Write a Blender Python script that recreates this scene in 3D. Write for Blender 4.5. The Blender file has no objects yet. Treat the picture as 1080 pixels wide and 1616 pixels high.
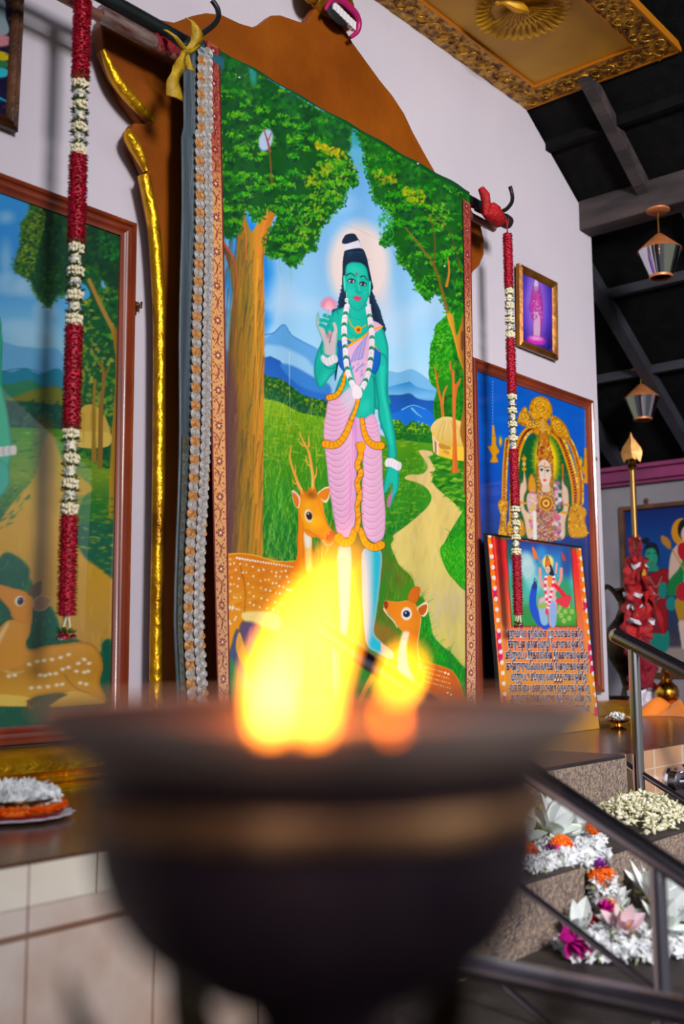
import bpy, math, random
import numpy as np
from mathutils import Vector, Matrix, Euler
random.seed(4)
SC = bpy.context.scene; COL = SC.collection
# ---------------------------------------------------------------- camera (x runs along the picture wall, y into it, z up)
CAM = np.array([0., -3., 1.36]); FPX = 1703.7
_t, _r, _w = .13039, -.0071, .70616
_F = np.array([math.cos(_w)*math.cos(_t), math.sin(_w)*math.cos(_t), math.sin(_t)])
_R = np.array([math.sin(_w), -math.cos(_w), 0.]); _U = np.cross(_R, _F)
_R, _U = _R*math.cos(_r)+_U*math.sin(_r), -_R*math.sin(_r)+_U*math.cos(_r)
cd = bpy.data.cameras.new('camera'); cam = bpy.data.objects.new('camera', cd); COL.objects.link(cam)
cam.matrix_world = Matrix(((_R[0], _U[0], -_F[0], CAM[0]), (_R[1], _U[1], -_F[1], CAM[1]), (_R[2], _U[2], -_F[2], CAM[2]), (0, 0, 0, 1)))
cd.sensor_fit = 'VERTICAL'; cd.sensor_height = 36; cd.lens = 36*FPX/1616; cd.clip_start = .02
cd.dof.use_dof = True; cd.dof.focus_distance = 4.5; cd.dof.aperture_fstop = 2.0
SC.camera = cam
# ---------------------------------------------------------------- sky, daylight, exposure
wd = bpy.data.worlds.new('overcast_sky'); SC.world = wd; wd.use_nodes = True
_nt = wd.node_tree; _bg = _nt.nodes['Background']
_tc = _nt.nodes.new('ShaderNodeTexCoord'); _sx = _nt.nodes.new('ShaderNodeSeparateXYZ'); _cr = _nt.nodes.new('ShaderNodeValToRGB')
_nt.links.new(_tc.outputs['Generated'], _sx.inputs[0]); _nt.links.new(_sx.outputs['Z'], _cr.inputs[0]); _nt.links.new(_cr.outputs[0], _bg.inputs[0])
_cr.color_ramp.elements[0].position = .0; _cr.color_ramp.elements[0].color = (.16, .17, .12, 1)
_cr.color_ramp.elements[1].position = .12; _cr.color_ramp.elements[1].color = (.82, .87, 1, 1)
_bg.inputs[1].default_value = 1.05
def area(name, loc, to, sx, sy, power, col):
    l = bpy.data.lights.new(name, 'AREA'); l.shape = 'RECTANGLE'; l.size = sx; l.size_y = sy; l.energy = power; l.color = col
    o = bpy.data.objects.new(name, l); COL.objects.link(o); o.location = loc
    o.rotation_euler = (Vector(to)-Vector(loc)).to_track_quat('-Z', 'Y').to_euler(); return o
area('daylight_opening', (-.15, -6.6, 3.9), (8.5, 0, 2.2), 1.2, 1.2, 195, (1, .965, .95)).data.spread = math.radians(92)
vs = SC.view_settings
SC.display_settings.display_device = 'sRGB'; vs.view_transform = 'Standard'; vs.look = 'None'; vs.exposure = .3; vs.gamma = 1; vs.use_curve_mapping = False
try:
    SC.cycles.max_bounces = 8; SC.cycles.transparent_max_bounces = 16; SC.cycles.caustics_reflective = False; SC.cycles.caustics_refractive = False
except Exception: pass
# where the line of sight through a photo point meets a plane, and back
def _ray(x, y): return _F + _R*(x-540)/FPX - _U*(y-808)/FPX
def at(x, y, ax, v):
    d = _ray(x, y); return Vector(CAM + d*((v-CAM[ax])/d[ax]))
def dep(x, y, d): return Vector(CAM + _ray(x, y)*d)
def px(P):
    q = np.asarray(P, float)-CAM; z = q@_F; return 540+FPX*(q@_R)/z, 808-FPX*(q@_U)/z
# ---------------------------------------------------------------- picture painting kit (pigment colours)
class Canvas:
    """a small colour raster holding the pigment of a flat picture"""
    def __init__(s, x0, y0, x1, y1, S=1.4, col=(128,128,128), seed=1):
        s.x0, s.y0, s.S = x0, y0, S
        s.w, s.h = int(math.ceil((x1-x0)*S)), int(math.ceil((y1-y0)*S))
        s.a = np.empty((s.h, s.w, 3), np.float32); s.a[:] = np.array(col, np.float32)/255
        s.rng = np.random.RandomState(seed); s.fr = (0, 0, 1.0)
    def frame(s, ox=0, oy=0, k=1.0): s.fr = (ox, oy, k); return s
    def _p(s, pts):
        p = np.array(pts, np.float64); p = p/s.fr[2] + (s.fr[0], s.fr[1])
        return (p - (s.x0, s.y0))*s.S
    def _k(s, v): return v/s.fr[2]*s.S
    @staticmethod
    def spline(p, closed, n=5):
        m = len(p)
        if m < 3: return p
        out = []
        rngs = range(m) if closed else range(m-1)
        for i in rngs:
            if closed: a, b, c, d = p[(i-1) % m], p[i], p[(i+1) % m], p[(i+2) % m]
            else: a, b, c, d = p[max(i-1, 0)], p[i], p[i+1], p[min(i+2, m-1)]
            for t in np.arange(n)/n:
                out.append(.5*((2*b)+(c-a)*t+(2*a-5*b+4*c-d)*t*t+(3*b-a-3*c+d)*t**3))
        if not closed: out.append(p[-1])
        return np.array(out)
    def _box(s, p, m):
        x0 = max(int(p[:,0].min()-m), 0); x1 = min(int(p[:,0].max()+m)+2, s.w)
        y0 = max(int(p[:,1].min()-m), 0); y1 = min(int(p[:,1].max()+m)+2, s.h)
        if x1 <= x0 or y1 <= y0: return None
        Y, X = np.mgrid[y0:y1, x0:x1].astype(np.float32)
        return x0, x1, y0, y1, X, Y
    @staticmethod
    def _seg(X, Y, a, b):
        d = b-a; L = float(d@d)+1e-9
        t = np.clip(((X-a[0])*d[0]+(Y-a[1])*d[1])/L, 0, 1)
        return np.hypot(X-a[0]-t*d[0], Y-a[1]-t*d[1]), t
    def _mix(s, x0, x1, y0, y1, al, col, X=None, Y=None):
        A = s.a[y0:y1, x0:x1]
        if callable(col): c = col(X/s.S+s.x0, Y/s.S+s.y0)
        else: c = np.array(col, np.float32)[:3]/255
        A += (c-A)*al[..., None]
    def poly(s, pts, col, soft=.8, a=1., sm=True, rim=None, rimw=6, mott=0):
        p = s._p(pts)
        if sm: p = s.spline(p, True)
        sf = max(soft*s.S, .7); b = s._box(p, sf)
        if b is None: return s
        x0, x1, y0, y1, X, Y = b
        ins = np.zeros(X.shape, bool); D = np.full(X.shape, 1e9, np.float32)
        q = np.roll(p, -1, 0)
        for u, v in zip(p, q):
            if abs(v[1]-u[1]) > 1e-9:
                c = ((u[1] > Y) != (v[1] > Y)) & (X < (v[0]-u[0])*(Y-u[1])/(v[1]-u[1])+u[0])
                ins ^= c
            dd, _ = s._seg(X, Y, u, v); np.minimum(D, dd, out=D)
        sd = np.where(ins, D, -D); al = np.clip(.5+sd/sf, 0, 1)*a
        s._mix(x0, x1, y0, y1, al, col, X, Y)
        if rim is not None:
            r = np.clip(1-sd/s._k(rimw), 0, 1)**1.4*al*.85
            s._mix(x0, x1, y0, y1, r, rim)
        if mott:
            n = s.rng.rand(*X.shape).astype(np.float32)-.5
            s.a[y0:y1, x0:x1] += n[..., None]*mott*al[..., None]
        return s
    def line(s, pts, w, col, w2=None, soft=.8, a=1., sm=True):
        p = s._p(pts)
        if sm: p = s.spline(p, False)
        w = s._k(w)/2; w2 = w if w2 is None else s._k(w2)/2
        sf = max(soft*s.S, .7); b = s._box(p, max(w, w2)+sf)
        if b is None: return s
        x0, x1, y0, y1, X, Y = b
        al = np.zeros(X.shape, np.float32); n = len(p)-1
        for i in range(n):
            d, t = s._seg(X, Y, p[i], p[i+1])
            ww = w+(w2-w)*(i+t)/n
            np.maximum(al, np.clip(.5+(ww-d)/sf, 0, 1), out=al)
        s._mix(x0, x1, y0, y1, al*a, col, X, Y); return s
    def ell(s, x, y, rx, ry, col, rot=0, soft=.8, a=1.):
        c = s._p([(x, y)])[0]; rx, ry = s._k(rx), s._k(ry); sf = max(soft*s.S, .7)
        r = max(rx, ry)+sf
        b = s._box(np.array([c-r, c+r]), 0)
        if b is None: return s
        x0, x1, y0, y1, X, Y = b
        cs, sn = math.cos(math.radians(rot)), math.sin(math.radians(rot))
        u = (X-c[0])*cs+(Y-c[1])*sn; v = -(X-c[0])*sn+(Y-c[1])*cs
        k = np.hypot(u/rx, v/ry); al = np.clip(.5+(1-k)*min(rx, ry)/sf, 0, 1)*a
        s._mix(x0, x1, y0, y1, al, col, X, Y); return s
    def inside(s, pts, sm=True):
        p = s._p(pts)
        if sm: p = s.spline(p, True)
        q = np.roll(p, -1, 0)
        def f(x, y):
            c = False
            for u, v in zip(p, q):
                if (u[1] > y) != (v[1] > y) and x < (v[0]-u[0])*(y-u[1])/(v[1]-u[1])+u[0]: c = not c
            return c
        lo, hi = p.min(0), p.max(0)
        return f, lo, hi
    def dabs(s, pts, n, cols, sz=(2, 4), asp=.5, ang=(0, 180), a=.8, sm=True, soft=1.0):
        """many little brush marks inside an outline; sz in photo-size units of the frame"""
        f, lo, hi = s.inside(pts, sm); R = s.rng; sv, s.fr = s.fr, (s.x0, s.y0, s.S)
        k = s.S/sv[2]; done = 0; tries = 0
        while done < n and tries < n*6:
            tries += 1
            x, y = lo+(hi-lo)*R.rand(2)
            if not f(x, y): continue
            z = (sz[0]+(sz[1]-sz[0])*R.rand())*k
            c = cols[R.randint(len(cols))]; j = R.randn()*8
            s.ell(x, y, z, z*asp, (c[0]+j, c[1]+j, c[2]+j*.5), ang[0]+(ang[1]-ang[0])*R.rand(), soft, a*(.6+.4*R.rand()))
            done += 1
        s.fr = sv; return s
    def grass(s, pts, n, cols, ln=(10, 22), w=1.2, lean=25, a=.7):
        f, lo, hi = s.inside(pts); R = s.rng; sv, s.fr = s.fr, (s.x0, s.y0, s.S); k = s.S/sv[2]
        for _ in range(n):
            x, y = lo+(hi-lo)*R.rand(2)
            if not f(x, y): continue
            L = (ln[0]+(ln[1]-ln[0])*R.rand())*k; t = math.radians(R.uniform(-lean, lean)); c = cols[R.randint(len(cols))]
            s.line([(x, y), (x+math.sin(t)*L*.5, y-L*.6), (x+math.sin(t*1.6)*L, y-math.cos(t)*L)], w*k, c, w*k*.3, .8, a)
        s.fr = sv; return s
def vgrad(stops):
    ys = [v[0] for v in stops]; cs = np.array([v[1] for v in stops], np.float32)/255
    def f(X, Y): return np.stack([np.interp(Y, ys, cs[:, i]) for i in range(3)], -1).astype(np.float32)
    return f
def hgrad(stops):
    g = vgrad(stops)
    return lambda X, Y: g(Y, X)
# ---------------------------------------------------------------- materials
def srgb(c):
    c = np.array(c, float)/255; return tuple(np.where(c <= .04045, c/12.92, ((c+.055)/1.055)**2.4))
def newmat(name):
    m = bpy.data.materials.new(name); m.use_nodes = True; return m, m.node_tree, m.node_tree.nodes['Principled BSDF']
def mat(name, col, rough=.6, metal=0., var=0., vscale=8., col2=None, bump=0., bscale=30., coat=0., spec=None, detail=4., ramp=(.35,.65), stretch=None, sheen=0., trans=0.):
    m, nt, b = newmat(name); c = srgb(col)
    b.inputs['Base Color'].default_value = (*c, 1); b.inputs['Roughness'].default_value = rough; b.inputs['Metallic'].default_value = metal
    if coat: b.inputs['Coat Weight'].default_value = coat; b.inputs['Coat Roughness'].default_value = .08
    if spec is not None: b.inputs['Specular IOR Level'].default_value = spec
    if sheen: b.inputs['Sheen Weight'].default_value = sheen
    if trans: b.inputs['Transmission Weight'].default_value = trans
    if col2 is not None or bump:
        tc = nt.nodes.new('ShaderNodeTexCoord'); src = tc.outputs['Object']
        if stretch:
            mp = nt.nodes.new('ShaderNodeMapping'); mp.inputs['Scale'].default_value = stretch; nt.links.new(src, mp.inputs[0]); src = mp.outputs[0]
    if col2 is not None:
        n = nt.nodes.new('ShaderNodeTexNoise'); n.inputs['Scale'].default_value = vscale; n.inputs['Detail'].default_value = detail; nt.links.new(src, n.inputs['Vector'])
        r = nt.nodes.new('ShaderNodeValToRGB'); r.color_ramp.elements[0].position, r.color_ramp.elements[1].position = ramp
        r.color_ramp.elements[0].color = (*c, 1); r.color_ramp.elements[1].color = (*srgb(col2), 1)
        nt.links.new(n.outputs['Fac'], r.inputs[0]); nt.links.new(r.outputs[0], b.inputs['Base Color'])
    if bump:
        n = nt.nodes.new('ShaderNodeTexNoise'); n.inputs['Scale'].default_value = bscale; n.inputs['Detail'].default_value = 6; nt.links.new(src, n.inputs['Vector'])
        p = nt.nodes.new('ShaderNodeBump'); p.inputs['Strength'].default_value = bump; p.inputs['Distance'].default_value = .02
        nt.links.new(n.outputs['Fac'], p.inputs['Height']); nt.links.new(p.outputs[0], b.inputs['Normal'])
    return m
def art_mat(name, rough=.55, coat=0., spec=.4, weave=0., gain=1.):
    m, nt, b = newmat(name)
    a = nt.nodes.new('ShaderNodeAttribute'); a.attribute_name = 'pigment'
    nt.links.new(a.outputs['Color'], b.inputs['Base Color']); b.inputs['Roughness'].default_value = rough; b.inputs['Specular IOR Level'].default_value = spec
    if coat: b.inputs['Coat Weight'].default_value = coat; b.inputs['Coat Roughness'].default_value = .05
    if weave:
        tc = nt.nodes.new('ShaderNodeTexCoord'); n = nt.nodes.new('ShaderNodeTexNoise'); n.inputs['Scale'].default_value = 60; nt.links.new(tc.outputs['Object'], n.inputs['Vector'])
        p = nt.nodes.new('ShaderNodeBump'); p.inputs['Strength'].default_value = weave; p.inputs['Distance'].default_value = .004
        nt.links.new(n.outputs['Fac'], p.inputs['Height']); nt.links.new(p.outputs[0], b.inputs['Normal'])
    return m
def pane_mat(name, tint=(1, 1, 1), ior=1.5):
    m = bpy.data.materials.new(name); m.use_nodes = True; nt = m.node_tree; nt.nodes.clear()
    o = nt.nodes.new('ShaderNodeOutputMaterial'); mx = nt.nodes.new('ShaderNodeMixShader'); t = nt.nodes.new('ShaderNodeBsdfTransparent'); g = nt.nodes.new('ShaderNodeBsdfGlossy'); f = nt.nodes.new('ShaderNodeFresnel')
    t.inputs[0].default_value = (*tint, 1); g.inputs['Roughness'].default_value = .01; f.inputs[0].default_value = ior
    ge = nt.nodes.new('ShaderNodeNewGeometry'); mu = nt.nodes.new('ShaderNodeMath'); mu.operation = 'MULTIPLY'; iv = nt.nodes.new('ShaderNodeMath'); iv.operation = 'SUBTRACT'; iv.inputs[0].default_value = 1
    nt.links.new(ge.outputs['Backfacing'], iv.inputs[1]); nt.links.new(f.outputs[0], mu.inputs[0]); nt.links.new(iv.outputs[0], mu.inputs[1]); nt.links.new(mu.outputs[0], mx.inputs[0]); nt.links.new(t.outputs[0], mx.inputs[1]); nt.links.new(g.outputs[0], mx.inputs[2]); nt.links.new(mx.outputs[0], o.inputs[0]); return m
def flame_mat(name, col, strength):
    m = bpy.data.materials.new(name); m.use_nodes = True; nt = m.node_tree; nt.nodes.clear()
    o = nt.nodes.new('ShaderNodeOutputMaterial'); e = nt.nodes.new('ShaderNodeEmission'); e.inputs[0].default_value = (*col, 1); e.inputs[1].default_value = strength
    nt.links.new(e.outputs[0], o.inputs['Volume']); return m
# ---------------------------------------------------------------- mesh building
class MB:
    def __init__(s): s.v = []; s.f = []; s.m = []; s.k = 0
    def mi(s, k): s.k = k; return s
    def add(s, v, f):
        b = len(s.v); s.v += [tuple(map(float, q)) for q in v]; s.f += [tuple(b+i for i in q) for q in f]; s.m += [s.k]*len(f); return s
    def box(s, c, d, rot=None):
        h = [x/2 for x in d]; v = [Vector((a*h[0], b*h[1], e*h[2])) for a in (-1, 1) for b in (-1, 1) for e in (-1, 1)]
        if rot is not None: R = Euler(rot).to_matrix(); v = [R@q for q in v]
        return s.add([q+Vector(c) for q in v], [(0,1,3,2),(4,6,7,5),(0,4,5,1),(2,3,7,6),(0,2,6,4),(1,5,7,3)])
    def bb(s, a, b): return s.box([(p+q)/2 for p, q in zip(a, b)], [abs(q-p) for p, q in zip(a, b)])
    def tube(s, P, r, n=12, cap=True, flat=1.):
        P = [Vector(p) for p in P]; m = len(P); r = r if isinstance(r, (list, tuple)) else [r]*m
        v = []; up = None
        for i, p in enumerate(P):
            t = (P[min(i+1, m-1)]-P[max(i-1, 0)]); t = t.normalized() if t.length > 1e-9 else Vector((0, 0, 1))
            if up is None: up = t.orthogonal().normalized()
            up = (up-t*up.dot(t)); up = up.normalized() if up.length > 1e-6 else t.orthogonal().normalized()
            w = t.cross(up)
            for k in range(n):
                a = 2*math.pi*k/n; v.append(p+(up*math.cos(a)+w*math.sin(a)*flat)*r[i])
        f = [(i*n+k, i*n+(k+1) % n, (i+1)*n+(k+1) % n, (i+1)*n+k) for i in range(m-1) for k in range(n)]
        if cap: f += [tuple(range(n-1, -1, -1)), tuple((m-1)*n+k for k in range(n))]
        return s.add(v, f)
    def lathe(s, prof, c=(0, 0, 0), n=48, closed=False):
        v = [(c[0]+r*math.cos(2*math.pi*k/n), c[1]+r*math.sin(2*math.pi*k/n), c[2]+z) for r, z in prof for k in range(n)]
        m = len(prof); f = [(i*n+k, i*n+(k+1) % n, (i+1)*n+(k+1) % n, (i+1)*n+k) for i in range(m-1) for k in range(n)]
        if not closed:
            if prof[0][0] > 1e-5: f.append(tuple(range(n-1, -1, -1)))
            if prof[-1][0] > 1e-5: f.append(tuple((m-1)*n+k for k in range(n)))
        return s.add(v, f)
    def ball(s, c, r, nu=12, nv=8, rot=None, noise=0):
        r = r if isinstance(r, (list, tuple)) else (r, r, r); R = Euler(rot).to_matrix() if rot is not None else None; v = []
        for i in range(nv+1):
            a = math.pi*i/nv
            for k in range(nu):
                b = 2*math.pi*k/nu; j = 1+noise*(random.random()-.5)
                q = Vector((r[0]*math.sin(a)*math.cos(b)*j, r[1]*math.sin(a)*math.sin(b)*j, r[2]*math.cos(a)*j)); v.append((R@q if R else q)+Vector(c))
        return s.add(v, [(i*nu+k, (i+1)*nu+k, (i+1)*nu+(k+1) % nu, i*nu+(k+1) % nu) for i in range(nv) for k in range(nu)])
    def prism(s, pts, y0, y1):
        """outline in (x, z), extruded from y0 to y1"""
        n = len(pts); v = [(x, y0, z) for x, z in pts]+[(x, y1, z) for x, z in pts]
        return s.add(v, [tuple(range(n)), tuple(range(2*n-1, n-1, -1))]+[(i, n+i, n+(i+1) % n, (i+1) % n) for i in range(n)])
    def petal(s, base, d, up, L, W, curl=.3, cup=.2, n=4, tip=.0):
        """curved pointed petal growing from base along d"""
        d = Vector(d).normalized(); up = Vector(up); up = (up-d*up.dot(d)).normalized(); w = d.cross(up); v = []
        for i in range(n+1):
            t = i/n; wd_ = W*math.sin(math.pi*min(t*.86+.1, 1))*(1-tip*t) if i < n else W*.04
            c = Vector(base)+d*L*t+up*L*curl*t*t
            v += [c-w*wd_+up*cup*wd_, c-up*cup*wd_*.4, c+w*wd_+up*cup*wd_]
        return s.add(v, [(i*3+j, i*3+j+1, i*3+j+4, i*3+j+3) for i in range(n) for j in range(2)])
    def build(s, name, mats, parent=None, smooth=True, loc=None):
        me = bpy.data.meshes.new(name); me.from_pydata(s.v, [], s.f)
        mats = mats if isinstance(mats, (list, tuple)) else [mats]
        for q in mats: me.materials.append(q)
        if max(s.m, default=0): me.polygons.foreach_set('material_index', s.m)
        if smooth:
            me.polygons.foreach_set('use_smooth', [True]*len(s.f))
            try: me.set_sharp_from_angle(angle=math.radians(38))
            except Exception: pass
        me.update(); o = bpy.data.objects.new(name, me); COL.objects.link(o)
        if parent is not None: o.parent = parent
        if loc is not None: o.location = loc
        return o
def bev(o, w, seg=2):
    b = o.modifiers.new('bevel', 'BEVEL'); b.width = w; b.segments = seg; b.limit_method = 'ANGLE'; b.angle_limit = math.radians(40); return o
def thing(name, label, cat, loc=(0, 0, 0), rot=(0, 0, 0), group=None):
    o = bpy.data.objects.new(name, None); COL.objects.link(o); o.location = loc; o.rotation_euler = rot; o.empty_display_size = .05
    o['label'] = label; o['category'] = cat
    if group: o['group'] = group
    return o
def tag(o, label, cat, group=None, kind=None):
    o['label'] = label; o['category'] = cat
    if group: o['group'] = group
    if kind: o['kind'] = kind
    return o
def struct(o): o['kind'] = 'structure'; return o
def relabel(o, label): o['label'] = label; return o
def curve(P, n=8, closed=False):
    P = np.array([tuple(p) for p in P], float); return [Vector(q) for q in Canvas.spline(P, closed, n)]
def picture(name, P, nu, nv, canvas, material, parent, uvmode=False, wave=None, pixgain=1.):
    """P(u,v) -> local point; the pigment of each point comes from the painted canvas"""
    u = np.linspace(0, 1, nu); v = np.linspace(0, 1, nv); UU, VV = np.meshgrid(u, v); X, Y, Z = P(UU, VV)
    L = np.stack([X+0*UU, Y+0*UU, Z+0*UU], -1).reshape(-1, 3)
    Mw = np.array(parent.matrix_basis) if parent is not None else np.eye(4)
    Wd = L@Mw[:3, :3].T+Mw[:3, 3]
    if uvmode: cx, cy = UU.ravel()*canvas.w, (1-VV.ravel())*canvas.h
    else:
        ax, ay = px(Wd); cx, cy = (ax-canvas.x0)*canvas.S, (ay-canvas.y0)*canvas.S
    cx = np.clip(cx, 0, canvas.w-1.001); cy = np.clip(cy, 0, canvas.h-1.001); ix = cx.astype(int); iy = cy.astype(int); fx = (cx-ix)[:, None]; fy = (cy-iy)[:, None]; A = canvas.a
    ix1 = np.minimum(ix+1, canvas.w-1); iy1 = np.minimum(iy+1, canvas.h-1)
    c = A[iy, ix]*(1-fx)*(1-fy)+A[iy, ix1]*fx*(1-fy)+A[iy1, ix]*(1-fx)*fy+A[iy1, ix1]*fx*fy
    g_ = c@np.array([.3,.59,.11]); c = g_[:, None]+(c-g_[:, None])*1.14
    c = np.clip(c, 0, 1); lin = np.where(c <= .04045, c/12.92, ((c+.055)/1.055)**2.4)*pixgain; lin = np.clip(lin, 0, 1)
    me = bpy.data.meshes.new(name); n = nu*nv; nf = (nu-1)*(nv-1)
    ii, jj = np.meshgrid(np.arange(nv-1), np.arange(nu-1), indexing='ij'); a0 = (ii*nu+jj).ravel()
    quads = np.stack([a0, a0+1, a0+nu+1, a0+nu], 1).astype(np.int32)
    me.vertices.add(n); me.vertices.foreach_set('co', L.astype(np.float32).ravel())
    me.loops.add(nf*4); me.loops.foreach_set('vertex_index', quads.ravel())
    me.polygons.add(nf); me.polygons.foreach_set('loop_start', np.arange(nf, dtype=np.int32)*4)
    try: me.polygons.foreach_set('loop_total', np.full(nf, 4, np.int32))
    except Exception: pass
    me.polygons.foreach_set('use_smooth', np.ones(nf, bool)); me.update(calc_edges=True)
    at_ = me.color_attributes.new('pigment', 'FLOAT_COLOR', 'POINT'); at_.data.foreach_set('color', np.concatenate([lin, np.ones((n, 1))], 1).astype(np.float32).ravel())
    me.materials.append(material); o = bpy.data.objects.new(name, me); COL.objects.link(o)
    if parent is not None: o.parent = parent
    return o
def frame_mb(w, h, prof):
    """mitred frame round a w x h outer size, centred at x, from z=0 up; prof = [(inset, outward)] with outward towards -y"""
    m = MB(); n = len(prof)
    cor = lambda d: [(-w/2+d, d), (w/2-d, d), (w/2-d, h-d), (-w/2+d, h-d)]
    v = []
    for d, o in prof:
        for x, z in cor(d): v.append((x, -o, z))
    f = [(i*4+k, i*4+(k+1) % 4, ((i+1) % n)*4+(k+1) % 4, ((i+1) % n)*4+k) for i in range(n) for k in range(4)]
    return m.add(v, f)
def paint_banner():
    c = Canvas(322, 50, 756, 1130, 1.35, (120,170,220), 5)
    full = [(300,0),(800,0),(800,1200),(300,1200)]
    c.poly(full, vgrad([(50,(90,155,205)),(250,(105,165,220)),(400,(140,190,230)),(560,(165,210,238)),(640,(190,215,232)),(800,(150,190,220))]), sm=False)
    F = c.frame
    F(320,60,2.4545)
    c.poly([(70,700),(240,760),(260,1100),(60,1300)], (25,130,215), soft=18)
    for x,y,rx,ry in ((95,800,24,60),(95,1030,22,36),(300,990,60,50),(260,1040,50,30),(380,1040,80,30),(140,1150,70,60),(500,640,60,24),(880,1030,55,38),(780,1080,80,40),(720,1150,80,60),(400,1250,90,40),(640,300,40,90)):
        c.ell(x,y,rx,ry,(190,214,238),0,24,.55)
    F(320,60,2.4545).ell(605,880,118,165,(232,212,206),0,16,.95)
    c.ell(700,1000,30,80,(225,205,205),0,20,.6)
    # distant mountains
    F(320,500,2.4545)
    c.poly([(230,90),(275,62),(315,28),(345,70),(400,100),(440,120),(520,160),(520,330),(230,330)], (98,160,212), sm=False, soft=1.5)
    c.line([(235,70),(275,62),(315,30),(350,75),(430,118)],5,(60,120,190),2)
    c.poly([(230,130),(290,112),(340,128),(400,160),(440,200),(520,240),(520,330),(230,330)], (150,195,228), soft=6)
    c.poly([(230,160),(262,152),(300,170),(340,225),(400,262),(480,292),(540,310),(540,380),(230,360)], vgrad([(560,(30,85,165)),(640,(45,110,190))]), sm=False, soft=1.5)
    c.poly([(300,190),(350,190),(450,245),(490,262),(490,300),(380,270)], (60,125,195), soft=4)
    F(620,500,6.214)
    c.poly([(-80,560),(60,545),(170,512),(230,530),(320,590),(420,700),(420,900),(-80,900)], (120,178,218), soft=1.5)
    c.poly([(-80,700),(60,660),(165,635),(230,685),(330,710),(430,735),(430,1000),(-80,1000)], vgrad([(600,(45,125,190)),(625,(120,180,220)),(650,(60,120,190))]), sm=False, soft=1.5)
    c.poly([(-80,800),(80,765),(170,752),(240,800),(330,820),(430,850),(430,1100),(-80,1100)], vgrad([(620,(28,80,150)),(660,(20,90,180))]), soft=1.5)
    c.poly([(-80,980),(60,930),(190,870),(290,890),(400,960),(420,1120),(-80,1120)], (25,105,195), soft=3)
    c.line([(90,910),(190,868),(270,885),(330,910)],14,(110,180,215),4); c.line([(190,900),(240,950),(290,985)],20,(150,205,220),6,a=.8)
    # hedges
    F(320,500,2.4545)
    hl = [(215,228),(260,232),(300,240),(340,265),(380,298),(430,315),(490,335),(490,400),(380,375),(215,330)]
    c.poly(hl, (16,80,34)); c.dabs(hl, 330, [(120,150,20),(60,120,20),(170,160,30),(20,70,30),(30,100,30)], (3,8), .6)
    c.poly([(232,280),(300,290),(400,345),(480,375),(480,400),(230,335)],(12,70,60),soft=8,a=.6)
    F(620,500,6.214)
    hr = [(-40,1010),(20,1020),(70,1015),(120,1070),(160,1045),(210,1020),(260,1060),(310,1045),(360,1085),(410,1120),(410,1260),(200,1220),(-40,1190)]
    c.poly(hr, (24,100,30)); c.dabs([(-40,1010),(70,1015),(120,1070),(210,1020),(310,1045),(380,1090),(300,1150),(100,1140),(-40,1130)], 160, [(150,190,30),(90,150,20),(190,200,50)], (6,14), .7)
    c.dabs(hr, 120, [(20,80,40),(40,120,30)], (8,18), .6)
    # meadow
    F(320,500,2.4545)
    c.poly([(0,318),(215,312),(300,330),(380,372),(480,390),(740,475),(890,490),(1080,540),(1080,1600),(0,1600)],
           vgrad([(628,(150,180,40)),(660,(112,160,25)),(720,(70,135,22)),(800,(48,130,28)),(860,(20,105,40)),(905,(16,90,50)),(960,(40,120,40)),(1130,(40,120,50))]), sm=False, soft=1.5)
    fl = [(205,320),(300,335),(380,375),(480,395),(480,960),(230,960)]
    c.dabs([(205,320),(300,335),(380,375),(480,395),(480,560),(210,560)], 260, [(190,200,70),(110,160,20),(70,130,20),(160,150,30)], (8,18), .22, (-10,25), .5)
    c.grass(fl, 1150, [(150,190,50),(60,140,20),(30,110,20),(190,200,70),(110,170,30),(90,150,60)], (25,65), 3, 22, .55)
    c.grass([(220,700),(480,700),(480,940),(220,940)], 350, [(20,110,40),(90,180,60),(140,200,90),(10,90,40)], (30,70), 3, 15, .6)
    gr = [(720,470),(860,500),(880,560),(800,640),(860,720),(700,980),(700,600)]
    c.dabs(gr, 200, [(130,170,40),(60,130,20),(30,110,20),(160,180,50)], (6,16), .3, (-20,15), .6)
    c.grass([(740,560),(850,590),(840,640),(880,690),(800,780),(700,960),(690,700)], 420, [(90,160,50),(30,110,20),(130,180,60),(20,90,20)], (18,36), 2.4, 20, .6)
    # path
    path = [(838,522),(868,517),(893,528),(884,556),(905,596),(890,640),(950,700),(1008,738),(985,790),(950,850),(925,920),(965,990),(1060,1040),(1060,1380),(1040,1380),(905,1250),(860,1170),(830,1060),(770,982),(728,880),(735,850),(800,800),(872,735),(885,690),(850,650),(785,628),(800,612),(852,608),(872,575)]
    c.poly(path, vgrad([(700,(214,182,136)),(800,(222,196,120)),(900,(214,196,118)),(960,(196,180,130)),(1000,(204,190,110)),(1100,(190,180,90))]), soft=1.4)
    c.dabs(path, 260, [(205,185,110),(225,205,140),(190,170,120),(215,190,100)], (8,26), .25, (70,110), .35, soft=4)
    g2 = [(880,548),(900,536),(960,560),(1015,545),(1015,745),(960,705),(902,655),(892,610),(905,580)]
    c.poly(g2,(40,120,22)); c.dabs(g2, 150, [(110,170,40),(20,90,20),(60,140,30),(150,190,60)], (6,16), .35, (-30,20), .7)
    g3 = [(1025,740),(985,800),(948,855),(930,925),(960,1000),(1030,1060),(1040,900)]
    c.poly(g3,(30,130,20)); c.grass(g3, 260, [(60,170,30),(20,110,20),(120,190,40)], (14,30), 3, 50, .7)
    F(540,850,4.909)
    g4 = [(760,80),(830,20),(960,0),(965,370),(900,340),(840,290),(790,200)]
    c.poly(g4,(40,150,20)); c.grass(g4, 260, [(90,190,40),(20,120,20),(140,200,50)], (20,50), 5, 60, .7)
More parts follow.
